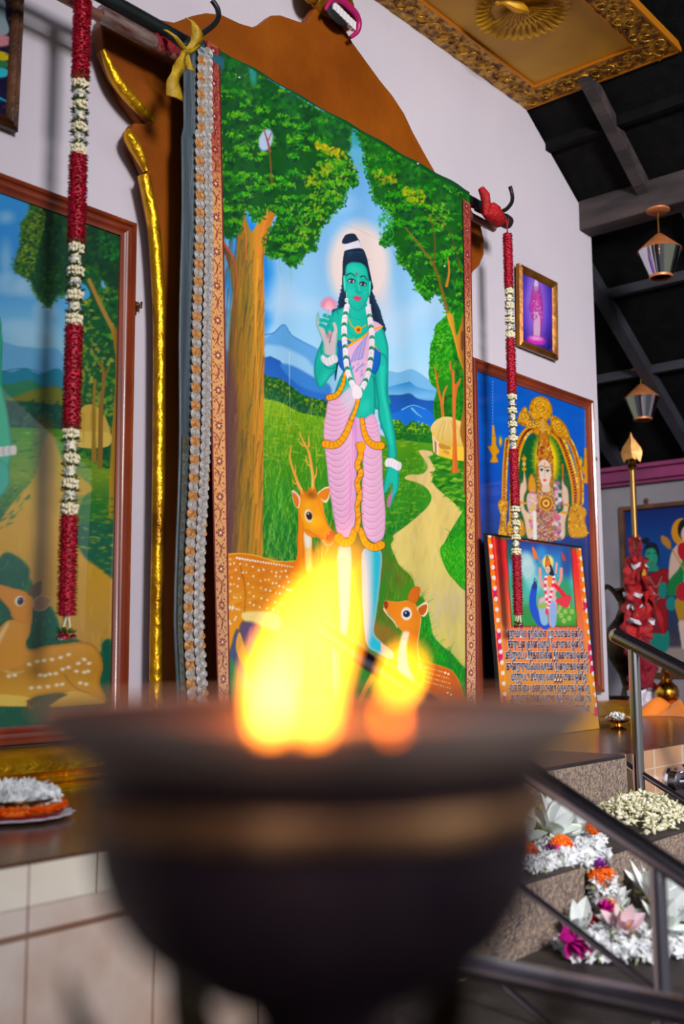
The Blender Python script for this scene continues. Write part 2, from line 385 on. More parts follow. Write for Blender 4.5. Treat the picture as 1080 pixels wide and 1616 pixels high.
    c.dabs([(560,430),(960,400),(960,1000),(700,740)], 60, [(220,200,90),(200,190,150),(185,175,160)], (30,60), .3, (70,110), .25, soft=6)
    # edge of meadow beside path, lower right
    le = [(330,0),(400,0),(370,80),(440,200),(540,300),(580,420),(640,480),(680,620),(720,780),(860,900),(960,1050),(985,1290),(0,1290),(0,400)]
    c.poly(le, hgrad([(560,(40,120,50)),(640,(70,130,25)),(680,(30,130,30)),(740,(30,120,40))]), soft=2)
    c.grass(le, 900, [(110,140,30),(60,120,20),(20,140,20),(150,170,40),(120,110,40)], (40,110), 6, 20, .5)
    c.grass([(590,500),(660,520),(700,760),(850,900),(960,1040),(980,1250),(800,1150),(600,900)], 420, [(20,160,10),(40,190,30),(10,120,40),(0,110,70)], (40,100), 6, 30, .7)
    c.dabs([(230,100),(340,100),(520,330),(330,460),(230,560),(240,760),(330,760),(420,650)], 90, [(110,90,20),(90,100,20),(130,110,40)], (20,50), .4, (60,120), .35, soft=5)
    # big tree trunk, left
    F(320,60,2.4545)
    tr = [(60,770),(85,790),(130,860),(133,760),(118,690),(88,612),(118,618),(140,600),(150,545),(168,538),(170,570),(160,640),(168,700),(188,752),(200,738),(228,690),(255,620),(262,560),(296,536),(312,545),(296,590),(282,632),(330,605),(345,600),(346,625),(300,655),(278,690),(262,730),(246,800),(236,860),(240,1080),(236,1500),(232,1990),(230,2110),(58,2110),(72,1700),(100,1200),(116,1000),(108,900),(75,810)]
    c.poly(tr, hgrad([(345,(70,45,55)),(362,(105,72,50)),(378,(150,108,40)),(392,(150,120,45)),(405,(205,140,45)),(440,(190,110,40))]), sm=False, soft=1.2)
    for i in range(300):
        x = c.rng.uniform(85,240); y = c.rng.uniform(760,2000); L = c.rng.uniform(60,260)
        col = [(60,50,45),(180,140,50),(110,90,50),(200,120,40),(80,70,60),(95,100,40)][c.rng.randint(6)]
        c.line([(x,y),(x-8+c.rng.randn()*4,y+L/2),(x-14+c.rng.randn()*6,y+L)], c.rng.uniform(3,9), col, 1, 1.5, .38)
    c.poly([(75,1300),(110,1250),(140,1500),(110,2100),(60,2100)],(85,55,70),soft=10,a=.55)
    c.line([(150,560),(145,640),(165,740),(170,860)],8,(225,110,60),3,a=.8); c.line([(300,550),(265,630),(235,740),(215,840)],14,(225,135,60),5,a=.8)
    c.line([(95,612),(130,650),(150,740)],7,(215,110,50),3,a=.8); c.line([(345,612),(290,645)],8,(225,140,60),3)
    c.line([(215,860),(205,1100),(220,1500)],9,(225,165,60),3,a=.6)
    c.line([(78,790),(125,870),(135,1000)],10,(190,90,60),3,a=.8)
    # foliage
    def leaves(pts, n, base, cols, sz, deep, m):
        c.poly(pts, base, soft=2); c.dabs(pts, n//2, deep, (sz[0]*1.6,sz[1]*2), .6, a=.6); 
        f, lo, hi = c.inside(pts); sv, c.fr = c.fr, (c.x0,c.y0,c.S); k = c.S/sv[2]
        for _ in range(m):                       # leaf clusters, lit on their upper side
            x, y = lo+(hi-lo)*c.rng.rand(2)
            if not f(x,y): continue
            r = c.rng.uniform(12,30)*k; j = c.rng.randint(len(cols))
            for q in range(26):
                t = c.rng.uniform(0,2*math.pi); d = r*math.sqrt(c.rng.rand()); px_, py_ = x+math.cos(t)*d*1.3, y+math.sin(t)*d*.8
                if not f(px_,py_): continue
                cc = cols[(j+c.rng.randint(2)) % len(cols)] if py_ < y+r*.25 else deep[c.rng.randint(len(deep))]
                z = c.rng.uniform(*sz)*k
                c.ell(px_,py_,z,z*.45,(cc[0]+c.rng.randn()*8,cc[1]+c.rng.randn()*10,cc[2]),c.rng.uniform(0,180),1.,.8)
        c.fr = sv
        q = c.spline(np.array(pts,float),True,6)
        for p_ in q:                             # ragged edge
            for _ in range(3):
                c.ell(p_[0]+c.rng.randn()*6,p_[1]+c.rng.randn()*6,c.rng.uniform(4,9),c.rng.uniform(2,4),(cols[c.rng.randint(len(cols))] if c.rng.rand()<.5 else base),c.rng.uniform(0,180),1,.9)
    G = [(44,120,18),(72,150,22),(110,180,34),(40,140,30),(96,165,30),(25,120,30)]; DG = [(8,60,26),(10,75,40),(16,85,20),(6,50,40)]
    left_top = [(40,30),(150,95),(300,190),(450,280),(592,355),(588,400),(560,440),(575,490),(600,560),(560,582),(540,640),(500,680),(468,720),(440,770),(432,815),(405,820),(380,860),(345,885),(310,850),(255,845),(248,780),(290,690),(250,660),(225,700),(195,700),(165,660),(140,750),(80,755),(60,500)]
    leaves(left_top, 900, (12,78,26), G, (4,10), DG, 330)
    c.dabs([(40,30),(300,190),(592,355),(540,420),(300,280),(60,180)], 260, [(10,90,30),(15,70,45),(20,105,30),(8,60,30)], (10,26), .5, a=.55)
    c.dabs([(380,520),(590,480),(560,575),(480,690),(400,800),(340,780),(420,620)], 240, [(120,175,30),(160,180,40),(80,150,30)], (4,10), .45)
    c.ell(470,425,34,12,(190,170,20),25,3,.75); c.dabs([(440,395),(560,450),(540,475),(450,440)],40,[(215,180,20),(170,170,20)],(6,12),.5)
    c.dabs([(470,470),(500,500),(440,570),(400,560)],50,[(170,170,30),(140,160,30)],(5,11),.5)
    c.ell(195,140,14,40,(60,160,170),-10,5,.7); c.ell(245,395,26,44,(178,196,226),15,3); c.line([(262,440),(250,395),(236,350)],9,(150,80,60),4); c.line([(252,400),(268,365)],6,(160,90,60),3)
    c.line([(268,560),(262,470),(256,430)],9,(150,90,40),5,a=.7)
    for x0_,y0_,y1_ in ((262,840,905),(300,850,910),(345,880,950),(410,820,850),(255,850,940),(380,850,880)):
        c.line([(x0_,y0_),(x0_-4,(y0_+y1_)/2),(x0_,y1_)],3,(120,170,90),1,a=.6)
    c.poly([(585,350),(625,375),(630,480),(640,560),(600,500),(575,440)],(100,175,205),soft=6,a=.9); c.ell(596,380,14,34,(40,150,160),0,8,.8)
    right_top = [(606,360),(760,445),(880,515),(1055,618),(1055,1200),(965,1060),(958,1080),(935,1020),(905,980),(870,1012),(835,975),(815,920),(800,895),(765,868),(745,800),(708,800),(690,790),(720,740),(740,700),(700,650),(668,620),(650,560),(632,490),(628,430)]
    leaves(right_top, 800, (18,88,20), [(30,125,18),(50,150,20),(90,175,30),(24,110,20),(64,150,24)], (4,9), DG, 300)
    c.dabs([(606,360),(760,445),(1055,618),(1050,700),(880,620),(700,520),(640,460)], 200, [(10,85,25),(20,70,30),(15,100,25),(40,120,30)], (8,20), .5, a=.6)
    c.dabs([(780,580),(860,600),(840,650),(790,630)],60,[(190,175,20),(150,165,20)],(5,10),.5); c.dabs([(660,510),(750,530),(740,570),(670,550)],40,[(150,165,30),(180,160,30)],(4,10),.5)
    c.dabs([(870,640),(950,650),(940,740),(870,700)],60,[(130,170,30),(90,160,30)],(5,10),.5)
    for P,w in (([(745,665),(700,700),(680,690)],5),([(712,700),(740,760),(710,800)],5),([(760,880),(740,830)],4)): c.line(P,w,(60,150,60),2)
    c.dabs([(675,685),(735,690),(740,760),(700,800),(690,770)],50,[(40,150,60),(60,170,80),(30,120,50)],(4,9),.5)
    c.line([(960,1100),(930,990),(895,880),(830,790),(785,735)],14,(150,95,35),5,a=.75); c.line([(895,880),(900,780),(880,690)],9,(120,80,40),4,a=.7); c.line([(945,960),(955,905),(950,850)],11,(190,120,40),5); c.line([(1000,900),(960,760),(905,690)],7,(110,70,30),3,a=.6)
    # right trees and hut
    F(620,500,6.214)
    cr = [(545,-20),(470,40),(420,90),(405,200),(370,290),(362,480),(352,560),(380,660),(430,720),(400,860),(410,1000),(480,1060),(560,1010),(660,1030),(720,1100),(720,-20)]
    c.poly(cr,(30,128,20)); c.dabs([(545,-20),(470,40),(420,90),(405,200),(370,290),(362,480),(380,660),(480,620),(560,560),(600,0)],420,[(90,180,40),(50,150,20),(20,110,20),(130,195,60),(60,160,30)],(8,20),.5)
    c.dabs([(580,0),(720,0),(720,1000),(600,900),(600,400)],200,[(20,100,20),(10,80,20),(40,130,20)],(10,30),.5)
    c.dabs([(410,860),(500,800),(560,700),(560,1000),(450,1020)],120,[(20,90,20),(40,120,20),(14,80,20)],(10,26),.5)
    c.line([(495,1000),(480,850),(445,700),(425,560),(410,480)],34,(205,118,50),10); c.line([(490,860),(500,760),(530,680)],24,(205,125,60),18); c.line([(440,600),(470,480)],9,(160,100,40),4)
    c.line([(560,440),(575,520),(590,600)],20,(190,110,50),20)
    hut_wall = [(388,1120),(400,1310),(455,1370),(700,1420),(720,1150)]
    c.poly([(385,1150),(400,1320),(450,1362),(560,1395),(720,1420),(720,1040),(600,1000)],(232,190,70),sm=False); c.poly([(388,1160),(400,1318),(452,1365),(452,1230)],(240,215,170),sm=False); c.poly([(408,1200),(430,1230),(432,1345),(412,1325)],(170,110,110),sm=False)
    c.poly([(455,1240),(560,1270),(560,1300),(470,1290)],(190,140,60)); c.poly([(500,1310),(550,1320),(550,1350),(500,1330)],(200,150,80))
    roof = [(372,1110),(385,1060),(430,1010),(500,980),(580,985),(640,1020),(700,1060),(720,1250),(640,1270),(540,1265),(460,1230),(410,1180)]
    c.poly(roof, vgrad([(655,(232,204,140)),(700,(215,180,90)),(710,(200,160,70))]), soft=1)
    for i in range(70): 
        x=c.rng.uniform(380,700); c.line([(540+(x-540)*.35,1000+c.rng.rand()*40),(540+(x-540)*.8,1110),(x,1220+c.rng.randn()*15)],4,(190,155,80) if i%2 else (235,210,150),2,a=.5)
    c.poly([(555,1525),(580,1480),(590,1200),(585,900),(580,600),(570,530),(605,530),(610,660),(665,600),(668,620),(640,700),(625,800),(620,1000),(630,1300),(640,1480),(660,1525)], hgrad([(712,(150,80,35)),(716,(215,120,50)),(720,(195,100,40)),(730,(205,120,50))]), soft=1)
    c.line([(595,540),(600,480),(630,430)],9,(180,110,50),4)
    c.poly([(530,-20),(590,-20),(610,100),(630,180),(665,80),(690,-20),(722,-20),(722,1620),(690,1620),(700,1300),(660,1130),(690,900),(694,620),(684,520),(640,380),(590,180)], hgrad([(708,(205,150,50)),(724,(190,130,40)),(736,(120,80,35))]), soft=1)
    c.poly([(672,160),(695,150),(700,300),(672,320)],(100,60,40),soft=3); c.poly([(690,1000),(665,1130),(700,1280),(722,1280),(722,1000)],(150,95,35),soft=3)
    c.line([(548,0),(600,180),(650,380),(690,500)],12,(225,165,70),5,a=.7)
    # ------------------------------------------------ buck
    F(340,850,5.4)
    body = [(20,150),(100,128),(200,125),(330,140),(430,165),(520,190),(620,195),(690,180),(700,100),(705,-60),(820,-60),(820,300),(815,700),(760,900),(600,830),(520,780),(380,745),(240,705),(200,790),(120,960),(95,1080),(105,1404),(45,1404),(20,700)]
    c.poly(body, vgrad([(870,(206,118,24)),(900,(205,122,28)),(940,(212,140,36)),(1000,(224,150,40)),(1100,(235,180,90))]), soft=1, rim=(190,100,20), rimw=14)
    c.dabs([(20,150),(330,150),(680,200),(680,600),(250,600),(30,700)], 240, [(190,100,20),(225,150,40),(205,120,30),(230,160,60)], (14,40), .35, (-20,20), .4, soft=3)
    c.line([(30,148),(180,128),(330,142),(520,192),(690,190)],9,(235,190,60),6)
    c.line([(205,200),(250,400),(255,520),(238,700),(190,800)],12,(150,85,20),8,a=.75,soft=2)
    c.poly([(250,625),(520,640),(560,790),(380,745),(245,700)],(240,215,140),soft=4)
    for i in range(22): c.ell(185+i*22.5, 165+i*3.6+ (2 if i%2 else 0), 10-i*.2, 10-i*.2, (245,240,235))
    sp = [(265,225),(320,240),(370,270),(412,265),(480,280),(520,290),(565,280),(600,275),(325,320),(385,360),(425,350),(455,350),(490,380),(520,380),(545,405),(580,412),(280,385),(320,415),(390,420),(430,435),(468,445),(515,465),(550,468),(600,485),(290,460),(327,492),(393,508),(443,522),(510,542),(558,560),(587,560),(295,545),(328,566),(378,585),(442,595),(495,603),(540,622),(515,320),(550,325),(610,325),(625,370),(615,435),(640,440),(125,175),(85,210),(128,218),(175,265),(105,290),(45,340),(200,340),(140,330),(130,390),(160,390),(190,405),(60,400),(128,448),(85,495),(160,500),(180,505),(215,500),(95,560),(110,580),(130,590),(155,590),(182,600),(205,605),(55,640),(95,690),(100,710),(130,725),(165,690),(175,670),(85,735),(210,215),(160,210),(235,290),(265,290)]
    for x,y in sp: c.ell(x,y,10.5,8,(244,232,222) if c.rng.rand()<.75 else (240,205,140),c.rng.uniform(30,110),.8,.92)
    for x,y in ((95,555),(120,575),(150,575),(100,690),(120,700)): c.line([(x,y),(x-8,y+40)],14,(240,232,232),6,a=.85)
    c.poly([(240,710),(380,745),(330,900),(300,1000),(250,900),(205,800)],(95,75,105),soft=6); c.line([(300,760),(290,830),(310,900)],16,(150,130,170),6,a=.7,soft=2)
    c.poly([(165,800),(200,790),(245,1060),(320,1240),(330,1404),(250,1404),(150,1150),(100,1404),(95,1080),(130,940)],(75,85,110),soft=3); c.poly([(120,1050),(190,1100),(250,1404),(105,1404)],(60,130,80),soft=8)
    c.poly([(180,860),(210,800),(260,960),(320,1180),(380,1404),(330,1404),(300,1240),(230,1080),(180,960)],(225,160,80),soft=1.2)
    c.poly([(520,1250),(520,780),(760,800),(1000,900),(1080,1404),(520,1404)],(50,110,60),soft=6)
    c.poly([(600,820),(690,800),(700,1404),(640,1404)],(215,150,60)); c.poly([(740,860),(810,700),(800,1404),(760,1404)],(200,130,40))
    # neck and head
    F(430,680,7.345)
    c.poly([(285,860),(300,950),(300,1150),(285,1450),(240,1620),(450,1640),(455,1400),(450,1230),(380,1160),(360,900)], hgrad([(468,(225,120,20)),(476,(235,140,30)),(482,(215,110,15)),(492,(235,160,60))]), soft=1)
    c.poly([(372,1160),(448,1225),(452,1400),(445,1620),(395,1620),(375,1400)],(240,200,120),soft=3); c.poly([(375,1180),(445,1240),(440,1340),(400,1350),(378,1290)],(238,232,225),soft=5)
    head = [(330,700),(370,710),(420,690),(440,660),(490,645),(510,690),(545,740),(585,820),(600,930),(640,1070),(690,1150),(715,1220),(710,1300),(660,1345),(600,1310),(540,1245),(440,1225),(380,1180),(350,1080),(310,960),(300,850),(315,780)]
    c.poly(head, vgrad([(768,(210,110,20)),(790,(232,150,30)),(820,(240,165,30)),(845,(238,150,40)),(862,(220,120,60))]), soft=1, rim=(215,120,25), rimw=22)
    c.ell(455,740,55,40,(130,80,20),20,8,.8); c.ell(480,1060,70,60,(245,190,30),20,12,.7); c.ell(410,860,40,30,(245,185,50),0,8,.6)
    c.line([(400,1150),(500,1210),(600,1250)],26,(190,110,20),10,a=.6,soft=3)
    c.line([(525,760),(560,900),(620,1060),(680,1160)],14,(220,130,30),8,a=.7)
    c.ell(420,985,48,78,(240,215,180),-14,2); c.ell(428,985,34,48,(50,28,24),-12,1); c.ell(418,960,8,12,(210,210,220),0)
    c.ell(672,1225,42,62,(200,70,35),15,2); c.ell(640,1250,12,18,(130,40,30),0); c.ell(655,1190,12,12,(240,180,170),0,2,.8); c.line([(585,1270),(640,1330),(700,1300)],16,(238,180,160),10)
    c.poly([(222,700),(245,688),(290,720),(325,780),(315,880),(300,895),(270,880),(240,800)],(235,205,180)); c.poly([(232,720),(280,745),(305,810),(292,885),(262,850)],(220,120,40),rim=(200,90,20),rimw=12)
    c.poly([(525,725),(570,680),(620,650),(665,655),(668,740),(640,820),(600,830),(560,780)],(238,220,180)); c.poly([(535,735),(600,680),(662,670),(655,740),(620,800),(580,790)],(222,130,30),rim=(200,100,20),rimw=14)
    AC=(232,160,72)
    c.line([(350,715),(310,640),(265,520),(225,400),(205,300),(215,180)],44,AC,14); c.line([(225,400),(200,330),(192,240)],10,(215,170,60),3); c.line([(265,500),(272,440),(265,385)],18,AC,6); c.line([(290,610),(255,610),(235,560)],22,AC,8)
    c.line([(470,660),(470,540),(450,380),(420,240),(385,170),(340,80),(310,15)],40,AC,10); c.line([(380,175),(340,160),(320,125)],22,AC,8); c.line([(420,180),(425,120),(415,60)],26,AC,8); c.line([(435,400),(405,380),(388,290)],22,AC,7); c.line([(480,560),(510,500),(510,410)],26,AC,8)
    c.line([(462,640),(462,540),(445,400)],14,(246,215,160),5,a=.8); c.line([(345,690),(290,590)],12,(246,210,150),5,a=.8)
    c.dabs([(330,700),(500,660),(510,690),(340,740)],12,[(205,105,25)],(14,24),.5,a=.5)
    # ------------------------------------------------ fawn
    F(540,850,4.909)
    c.line([(250,1050),(200,1130),(130,1276)],46,(225,160,60),34)
    fb = [(340,480),(430,490),(500,480),(560,500),(600,560),(615,620),(600,720),(585,830),(600,950),(650,955),(780,990),(860,1030),(910,1110),(940,1210),(950,1290),(420,1290),(330,1160),(380,1000),(430,880),(470,740),(440,690),(400,630),(360,580),(325,560),(325,500)]
    c.poly(fb, vgrad([(945,(222,130,28)),(985,(228,140,40)),(1020,(218,120,30)),(1060,(200,100,24)),(1110,(190,90,20))]), soft=1, rim=(238,180,100), rimw=9)
    c.poly([(200,620),(300,650),(440,740),(430,880),(380,980),(250,860),(200,700)],(185,105,50),soft=12,a=.55)
    c.poly([(470,730),(520,725),(515,770),(500,860),(520,1000),(560,1100),(480,1100),(430,1000),(440,860)],(240,220,190),soft=4)
    c.ell(500,582,42,50,(235,225,215),0,2); c.ell(500,583,27,27,(25,35,60),0,1); c.ell(494,575,7,7,(200,210,230))
    c.poly([(325,490),(350,485),(358,520),(345,545),(328,530)],(150,60,30)); c.line([(325,545),(350,585),(400,640),(430,690)],12,(240,225,205),6)
    c.poly([(510,470),(530,400),(570,370),(605,385),(600,440),(570,500)],(205,110,25),rim=(190,90,20),rimw=10)
    c.poly([(580,545),(610,510),(650,490),(668,520),(660,580),(625,605)],(240,225,200)); c.poly([(590,545),(640,510),(660,520),(648,570),(615,595)],(195,95,20))
    c.line([(612,620),(598,740),(585,840),(600,945)],5,(235,205,150))
    for r_ in range(4):
        for i in range(12): c.ell(625+i*18+r_*5, 990+i*5+r_*38, 6,4.5,(245,225,200),20,.8,.85 if (i+r_)%3 else .5)
    for x,y in ((605,1000),(600,975),(820,1195),(845,1210),(800,1040),(825,1050)): c.ell(x,y,9,8,(250,235,215))
    # ------------------------------------------------ the standing green figure
    F(470,340,5.385)
    SK=(26,178,158); DK=(8,110,112); LT=(80,215,190); HAIR=(14,34,56)
    c.poly([(385,180),(300,800),(340,1420),(320,1380),(330,800)],HAIR,soft=2,a=.0)
    c.poly([(395,560),(372,640),(345,730),(350,780),(300,800),(296,830),(360,800),(420,740),(430,560)],HAIR)
    c.poly([(600,600),(640,660),(660,720),(700,800),(720,880),(745,950),(738,1000),(700,960),(640,880),(615,780)],HAIR)
    for i in range(9): c.ell(640+i*12,690+i*34,20,16,(24,50,80),45,1,.8)
    for i in range(6): c.ell(385-i*7,600+i*34,17,14,(24,50,80),-30,1,.8)
    c.line([(340,1200),(330,1300),(318,1400)],30,(20,30,50),8); c.line([(650,1300),(645,1400),(655,1560),(665,1640)],26,(20,40,60),10)
    # far-side body
    torso=[(300,820),(360,790),(440,770),(580,770),(640,880),(720,960),(745,1010),(770,1120),(772,1250),(770,1500),(790,1600),(660,1640),(650,1380),(600,1640),(540,1720),(340,1680),(290,1600),(350,1400),(390,1300),(330,1180),(345,1030),(290,900)]
    c.poly(torso,SK,rim=DK,rimw=30)
    # her left arm hanging down
    F(490,580,5.3875)
    arm=[(560,-120),(640,-100),(662,0),(655,120),(655,230),(690,400),(720,560),(732,700),(730,770),(668,770),(655,650),(610,520),(580,420),(575,300),(560,180),(548,60)]
    c.poly(arm,SK,rim=DK,rimw=26); c.line([(610,0),(615,200),(650,380),(690,640)],26,LT,14,a=.5,soft=5)
    c.poly([(665,840),(740,835),(752,930),(745,1040),(715,1100),(678,1198),(655,1160),(655,1110),(690,1050),(688,985),(650,1060),(622,1065),(625,1000),(640,920)],SK,rim=DK,rimw=16)
    c.poly([(690,1010),(698,1060),(690,1130),(672,1190),(652,1170),(655,1110),(685,1060)],(200,110,140),soft=2,a=.9); c.line([(690,980),(640,1050)],5,(150,150,120))
    for i in range(9): c.ell(655+i*12.5,808-8*math.sin(i*.6)+i*3,22,38,(238,232,236) if i%2 else (222,210,220),10,1)
    # belly and legs
    c.poly([(380,420),(420,260),(530,60),(550,360),(520,420),(460,436)],SK,rim=DK,rimw=16); c.ell(470,330,40,60,LT,20,8,.35)
    c.poly([(235,1540),(340,1520),(345,1800),(330,2100),(300,2300),(260,2300),(240,1900)],(60,190,190),rim=(220,170,150),rimw=30); c.poly([(450,1550),(600,1560),(595,1800),(560,2100),(540,2250),(600,2330),(700,2420),(690,2480),(560,2420),(480,2350),(450,2100),(440,1800)],(40,180,200),rim=(205,180,180),rimw=30)
    c.poly([(600,2340),(660,2390),(705,2450),(690,2480),(620,2440)],(235,190,170))
    # skirt
    PK=(226,176,206)
    left=[(155,280),(225,265),(300,200),(380,160),(410,250),(370,330),(330,420),(300,500),(250,600),(180,615),(118,600),(118,480),(135,380)]
    skirtL=[(120,600),(180,610),(330,430),(385,420),(400,500),(395,760),(390,1000),(385,1250),(360,1400),(300,1445),(230,1400),(205,1300),(180,1150),(155,980),(140,830),(125,700)]
    skirtR=[(400,430),(460,435),(540,400),(590,560),(605,690),(612,800),(615,950),(630,1120),(638,1300),(625,1430),(570,1490),(500,1460),(450,1360),(435,1200),(440,1000),(445,800),(410,640),(395,500)]
    c.poly(skirtL,PK,rim=(205,150,190),rimw=20); c.poly(skirtR,PK,rim=(205,150,190),rimw=20)
    c.poly([(335,430),(400,430),(450,640),(400,700),(392,1000),(380,1000),(370,600)],(212,160,205)); 
    for x in (355,372,386): c.line([(x,450),(x+4,700),(x-2,1000),(x-30,1300)],6,(190,100,170),3,a=.7)
    c.poly(left,PK,rim=(210,150,185),rimw=16); c.poly([(300,180),(380,160),(405,240),(350,330),(300,350),(270,300)],(200,200,212),soft=10,a=.8)
    def folds(y0,y1,n,xa,xb,sag,col=(208,110,160),w=9):
        for i in range(n):
            y=y0+(y1-y0)*i/(n-1); k=(y-y0)/(y1-y0+1e-6); a_=xa(k); b_=xb(k)
            c.line([(a_,y),(a_+(b_-a_)*.3,y+sag*.8),(a_+(b_-a_)*.65,y+sag*.6),(b_,y-sag*.9)],w,col,3,1.6,.62)
            c.line([(a_+8,y+14),(a_+(b_-a_)*.3,y+sag*.8+14),(a_+(b_-a_)*.65,y+sag*.6+12),(b_,y-sag*.9+12)],w*.9,(245,215,238),3,1.6,.6)
    folds(300,560,7,lambda k:150-30*k,lambda k:330-30*k,26,(214,120,170))
    folds(470,580,4,lambda k:460+40*k,lambda k:575+15*k,16,(224,110,160),7)
    folds(700,1340,13,lambda k:130+90*k,lambda k:330+30*k,46,(206,96,160)); folds(740,1400,12,lambda k:455-5*k,lambda k:610+15*k,40,(200,120,150))
    for i in range(7): c.line([(330,700+i*60),(345,900+i*50),(330,1100+i*35),(280,1250+i*24)],6,(226,130,190),2,a=.35)
    GO=(236,160,16); GD=(170,95,10)
    def band(pts,w,w2=None):
        c.line(pts,w+7,(70,50,60),(w2 or w)+7); c.line(pts,w,GO,w2)
        q=c.spline(np.array(pts,float),False,8)
        for i in range(0,len(q)-1,2):
            d=q[min(i+1,len(q)-1)]-q[i]; L=np.hypot(*d)+1e-6; nrm=np.array([-d[1],d[0]])/L*w*.4
            c.line([q[i]-nrm,q[i]+nrm],6,(252,205,60) if i%4 else GD,3,a=.55,sm=False)
    band([(128,650),(200,660),(260,625),(310,545),(350,440)],66,40); band([(350,440),(385,360),(410,265)],34,28)
    band([(160,255),(220,235),(270,160),(290,80),(300,10)],52,14)
    band([(440,440),(455,540),(490,620),(545,662),(600,665)],34,66)
    band([(240,1450),(290,1490),(345,1470),(380,1380)],74,50); band([(425,1380),(470,1490),(540,1530),(600,1510)],44,72)
    band([(410,660),(430,740),(400,830),(430,900),(400,980),(420,1080),(400,1180),(410,1280),(395,1380)],46,40)
    for y in (860,940,1040,1150,1260): c.line([(450,y-20),(415,y+10),(395,y+50)],5,(120,60,20),3)
    c.poly([(400,650),(455,630),(468,690),(420,730)],GO,rim=GD,rimw=6)
    # blouse, sash, torso jewellery
    F(470,340,5.385)
    c.poly([(345,1060),(440,1040),(450,1200),(440,1300),(400,1330),(350,1270),(330,1180)],(18,90,165),rim=(10,60,130),rimw=16); c.poly([(640,1130),(700,1150),(700,1260),(660,1350),(620,1300)],(15,95,175),rim=(10,60,130),rimw=16)
    c.line([(350,1050),(400,1030),(450,1060),(480,1050)],18,GO,12); c.line([(655,1110),(700,1160)],12,(200,170,60),6)
    sash=[(430,1110),(520,1050),(600,1000),(640,900),(720,945),(660,1000),(620,1080),(600,1200),(580,1330),(520,1450),(490,1420),(450,1250),(425,1150)]
    c.poly(sash,(222,178,208),rim=(205,150,190),rimw=10)
    for i in range(9): c.line([(445+i*14,1250-i*5),(475+i*14,1170-i*14),(505+i*13,1120-i*16)],9,(40,120,200) if i%2 else (190,140,200),3,a=.75,soft=2)
    c.dabs([(455,1250),(580,1200),(570,1320),(520,1380),(470,1330)],26,[(60,110,200),(200,140,200),(240,190,220)],(10,22),.3,(-60,-40),.6)
    c.line([(430,1110),(500,1065),(560,1030),(600,990),(660,965),(720,945)],17,GO,14)
    # raised arm and hand with lotus
    c.poly([(300,820),(350,830),(370,960),(340,1080),(300,1180),(330,1300),(270,1380),(215,1455),(180,1465),(150,1390),(138,1300),(160,1180),(200,1080),(240,960)],SK,rim=DK,rimw=26,a=1)
    c.poly([(345,840),(420,820),(430,1040),(345,1050),(335,980)],SK,soft=6)
    c.poly([(205,1090),(330,1100),(340,1190),(320,1290),(250,1300),(205,1230)],(30,170,155),rim=DK,rimw=16)
    c.poly([(165,835),(180,830),(190,900),(240,960),(300,980),(310,920),(330,930),(340,1020),(330,1120),(320,1190),(230,1180),(215,1080),(180,990),(158,920)],(205,190,192),rim=(60,170,160),rimw=18)
    for P in ([(230,850),(280,870),(300,900)],[(200,890),(250,900),(290,940)],[(195,930),(235,950),(250,1000)]): c.line(P,34,SK,26); c.line(P,5,DK,3,a=.5)
    c.line([(310,920),(325,980),(300,1050)],26,(215,190,195),20); c.line([(270,1080),(290,1000),(300,960)],10,(60,80,90),3,a=.7); c.ell(262,1020,20,26,(190,110,140),0,5,.7)
    for i in range(9): c.ell(218+i*13,1215+22*math.sin(i*.55+.2)+i*3,20,36,(240,232,236) if i%2 else (222,210,218),-15,1)
    c.ell(178,1330,30,70,DK,10,12,.25); c.ell(240,1380,34,50,LT,20,12,.35)
    for r_,n,cl in ((78,11,(226,130,160)),(60,9,(238,165,185)),(40,7,(246,190,200))):
        for i in range(n):
            t=math.pi*(.04+.92*i/(n-1)); c.line([(265,800),(265-math.cos(t)*r_*.6,790-math.sin(t)*r_*.9),(265-math.cos(t)*r_,770-math.sin(t)*r_*1.05)],24,cl,5,a=.95); c.line([(265-math.cos(t)*r_*.5,785-math.sin(t)*r_*.5),(265-math.cos(t)*r_,770-math.sin(t)*r_*1.05)],3,(205,90,130),2,a=.6)
    c.line([(262,800),(250,860)],10,(220,160,170),6)
    # head
    c.poly([(385,240),(390,190),(420,160),(480,155),(508,190),(520,230)],HAIR); c.poly([(395,300),(388,250),(520,210),(545,280)],(226,222,232),sm=False,rim=(200,190,215),rimw=8)
    for i in range(9): c.line([(395+i*17,252-i*5),(400+i*17,296-i*4)],3,(190,185,205),2)
    c.poly([(392,330),(420,295),(540,280),(580,340),(605,440),(630,560),(640,620),(600,640),(400,640),(382,480)],HAIR,rim=(8,20,40),rimw=10)
    c.dabs([(400,330),(540,300),(590,380),(500,380)],30,[(20,60,90),(30,80,110)],(12,30),.2,(-20,10),.4)
    c.poly([(450,740),(580,740),(590,880),(600,980),(500,1030),(430,980),(440,860)],SK,rim=(12,140,130),rimw=14); c.line([(450,860),(520,885),(580,860)],6,DK,3,a=.4)
    face=[(415,430),(450,400),(500,398),(550,410),(585,450),(605,540),(615,600),(605,680),(580,750),(540,800),(505,812),(465,790),(430,740),(412,660),(400,580),(405,500)]
    c.poly(face,SK,rim=(14,140,130),rimw=22); c.ell(500,470,60,36,LT,10,14,.5); c.ell(450,660,30,36,LT,0,12,.4); c.ell(575,660,18,30,LT,0,10,.35)
    c.poly([(388,520),(400,515),(408,600),(402,650),(390,600)],LT); c.poly([(608,570),(622,565),(620,640),(608,690)],LT)
    c.line([(418,508),(450,492),(490,518)],10,(12,30,45),6); c.line([(535,522),(565,515),(590,550)],9,(12,30,45),5)
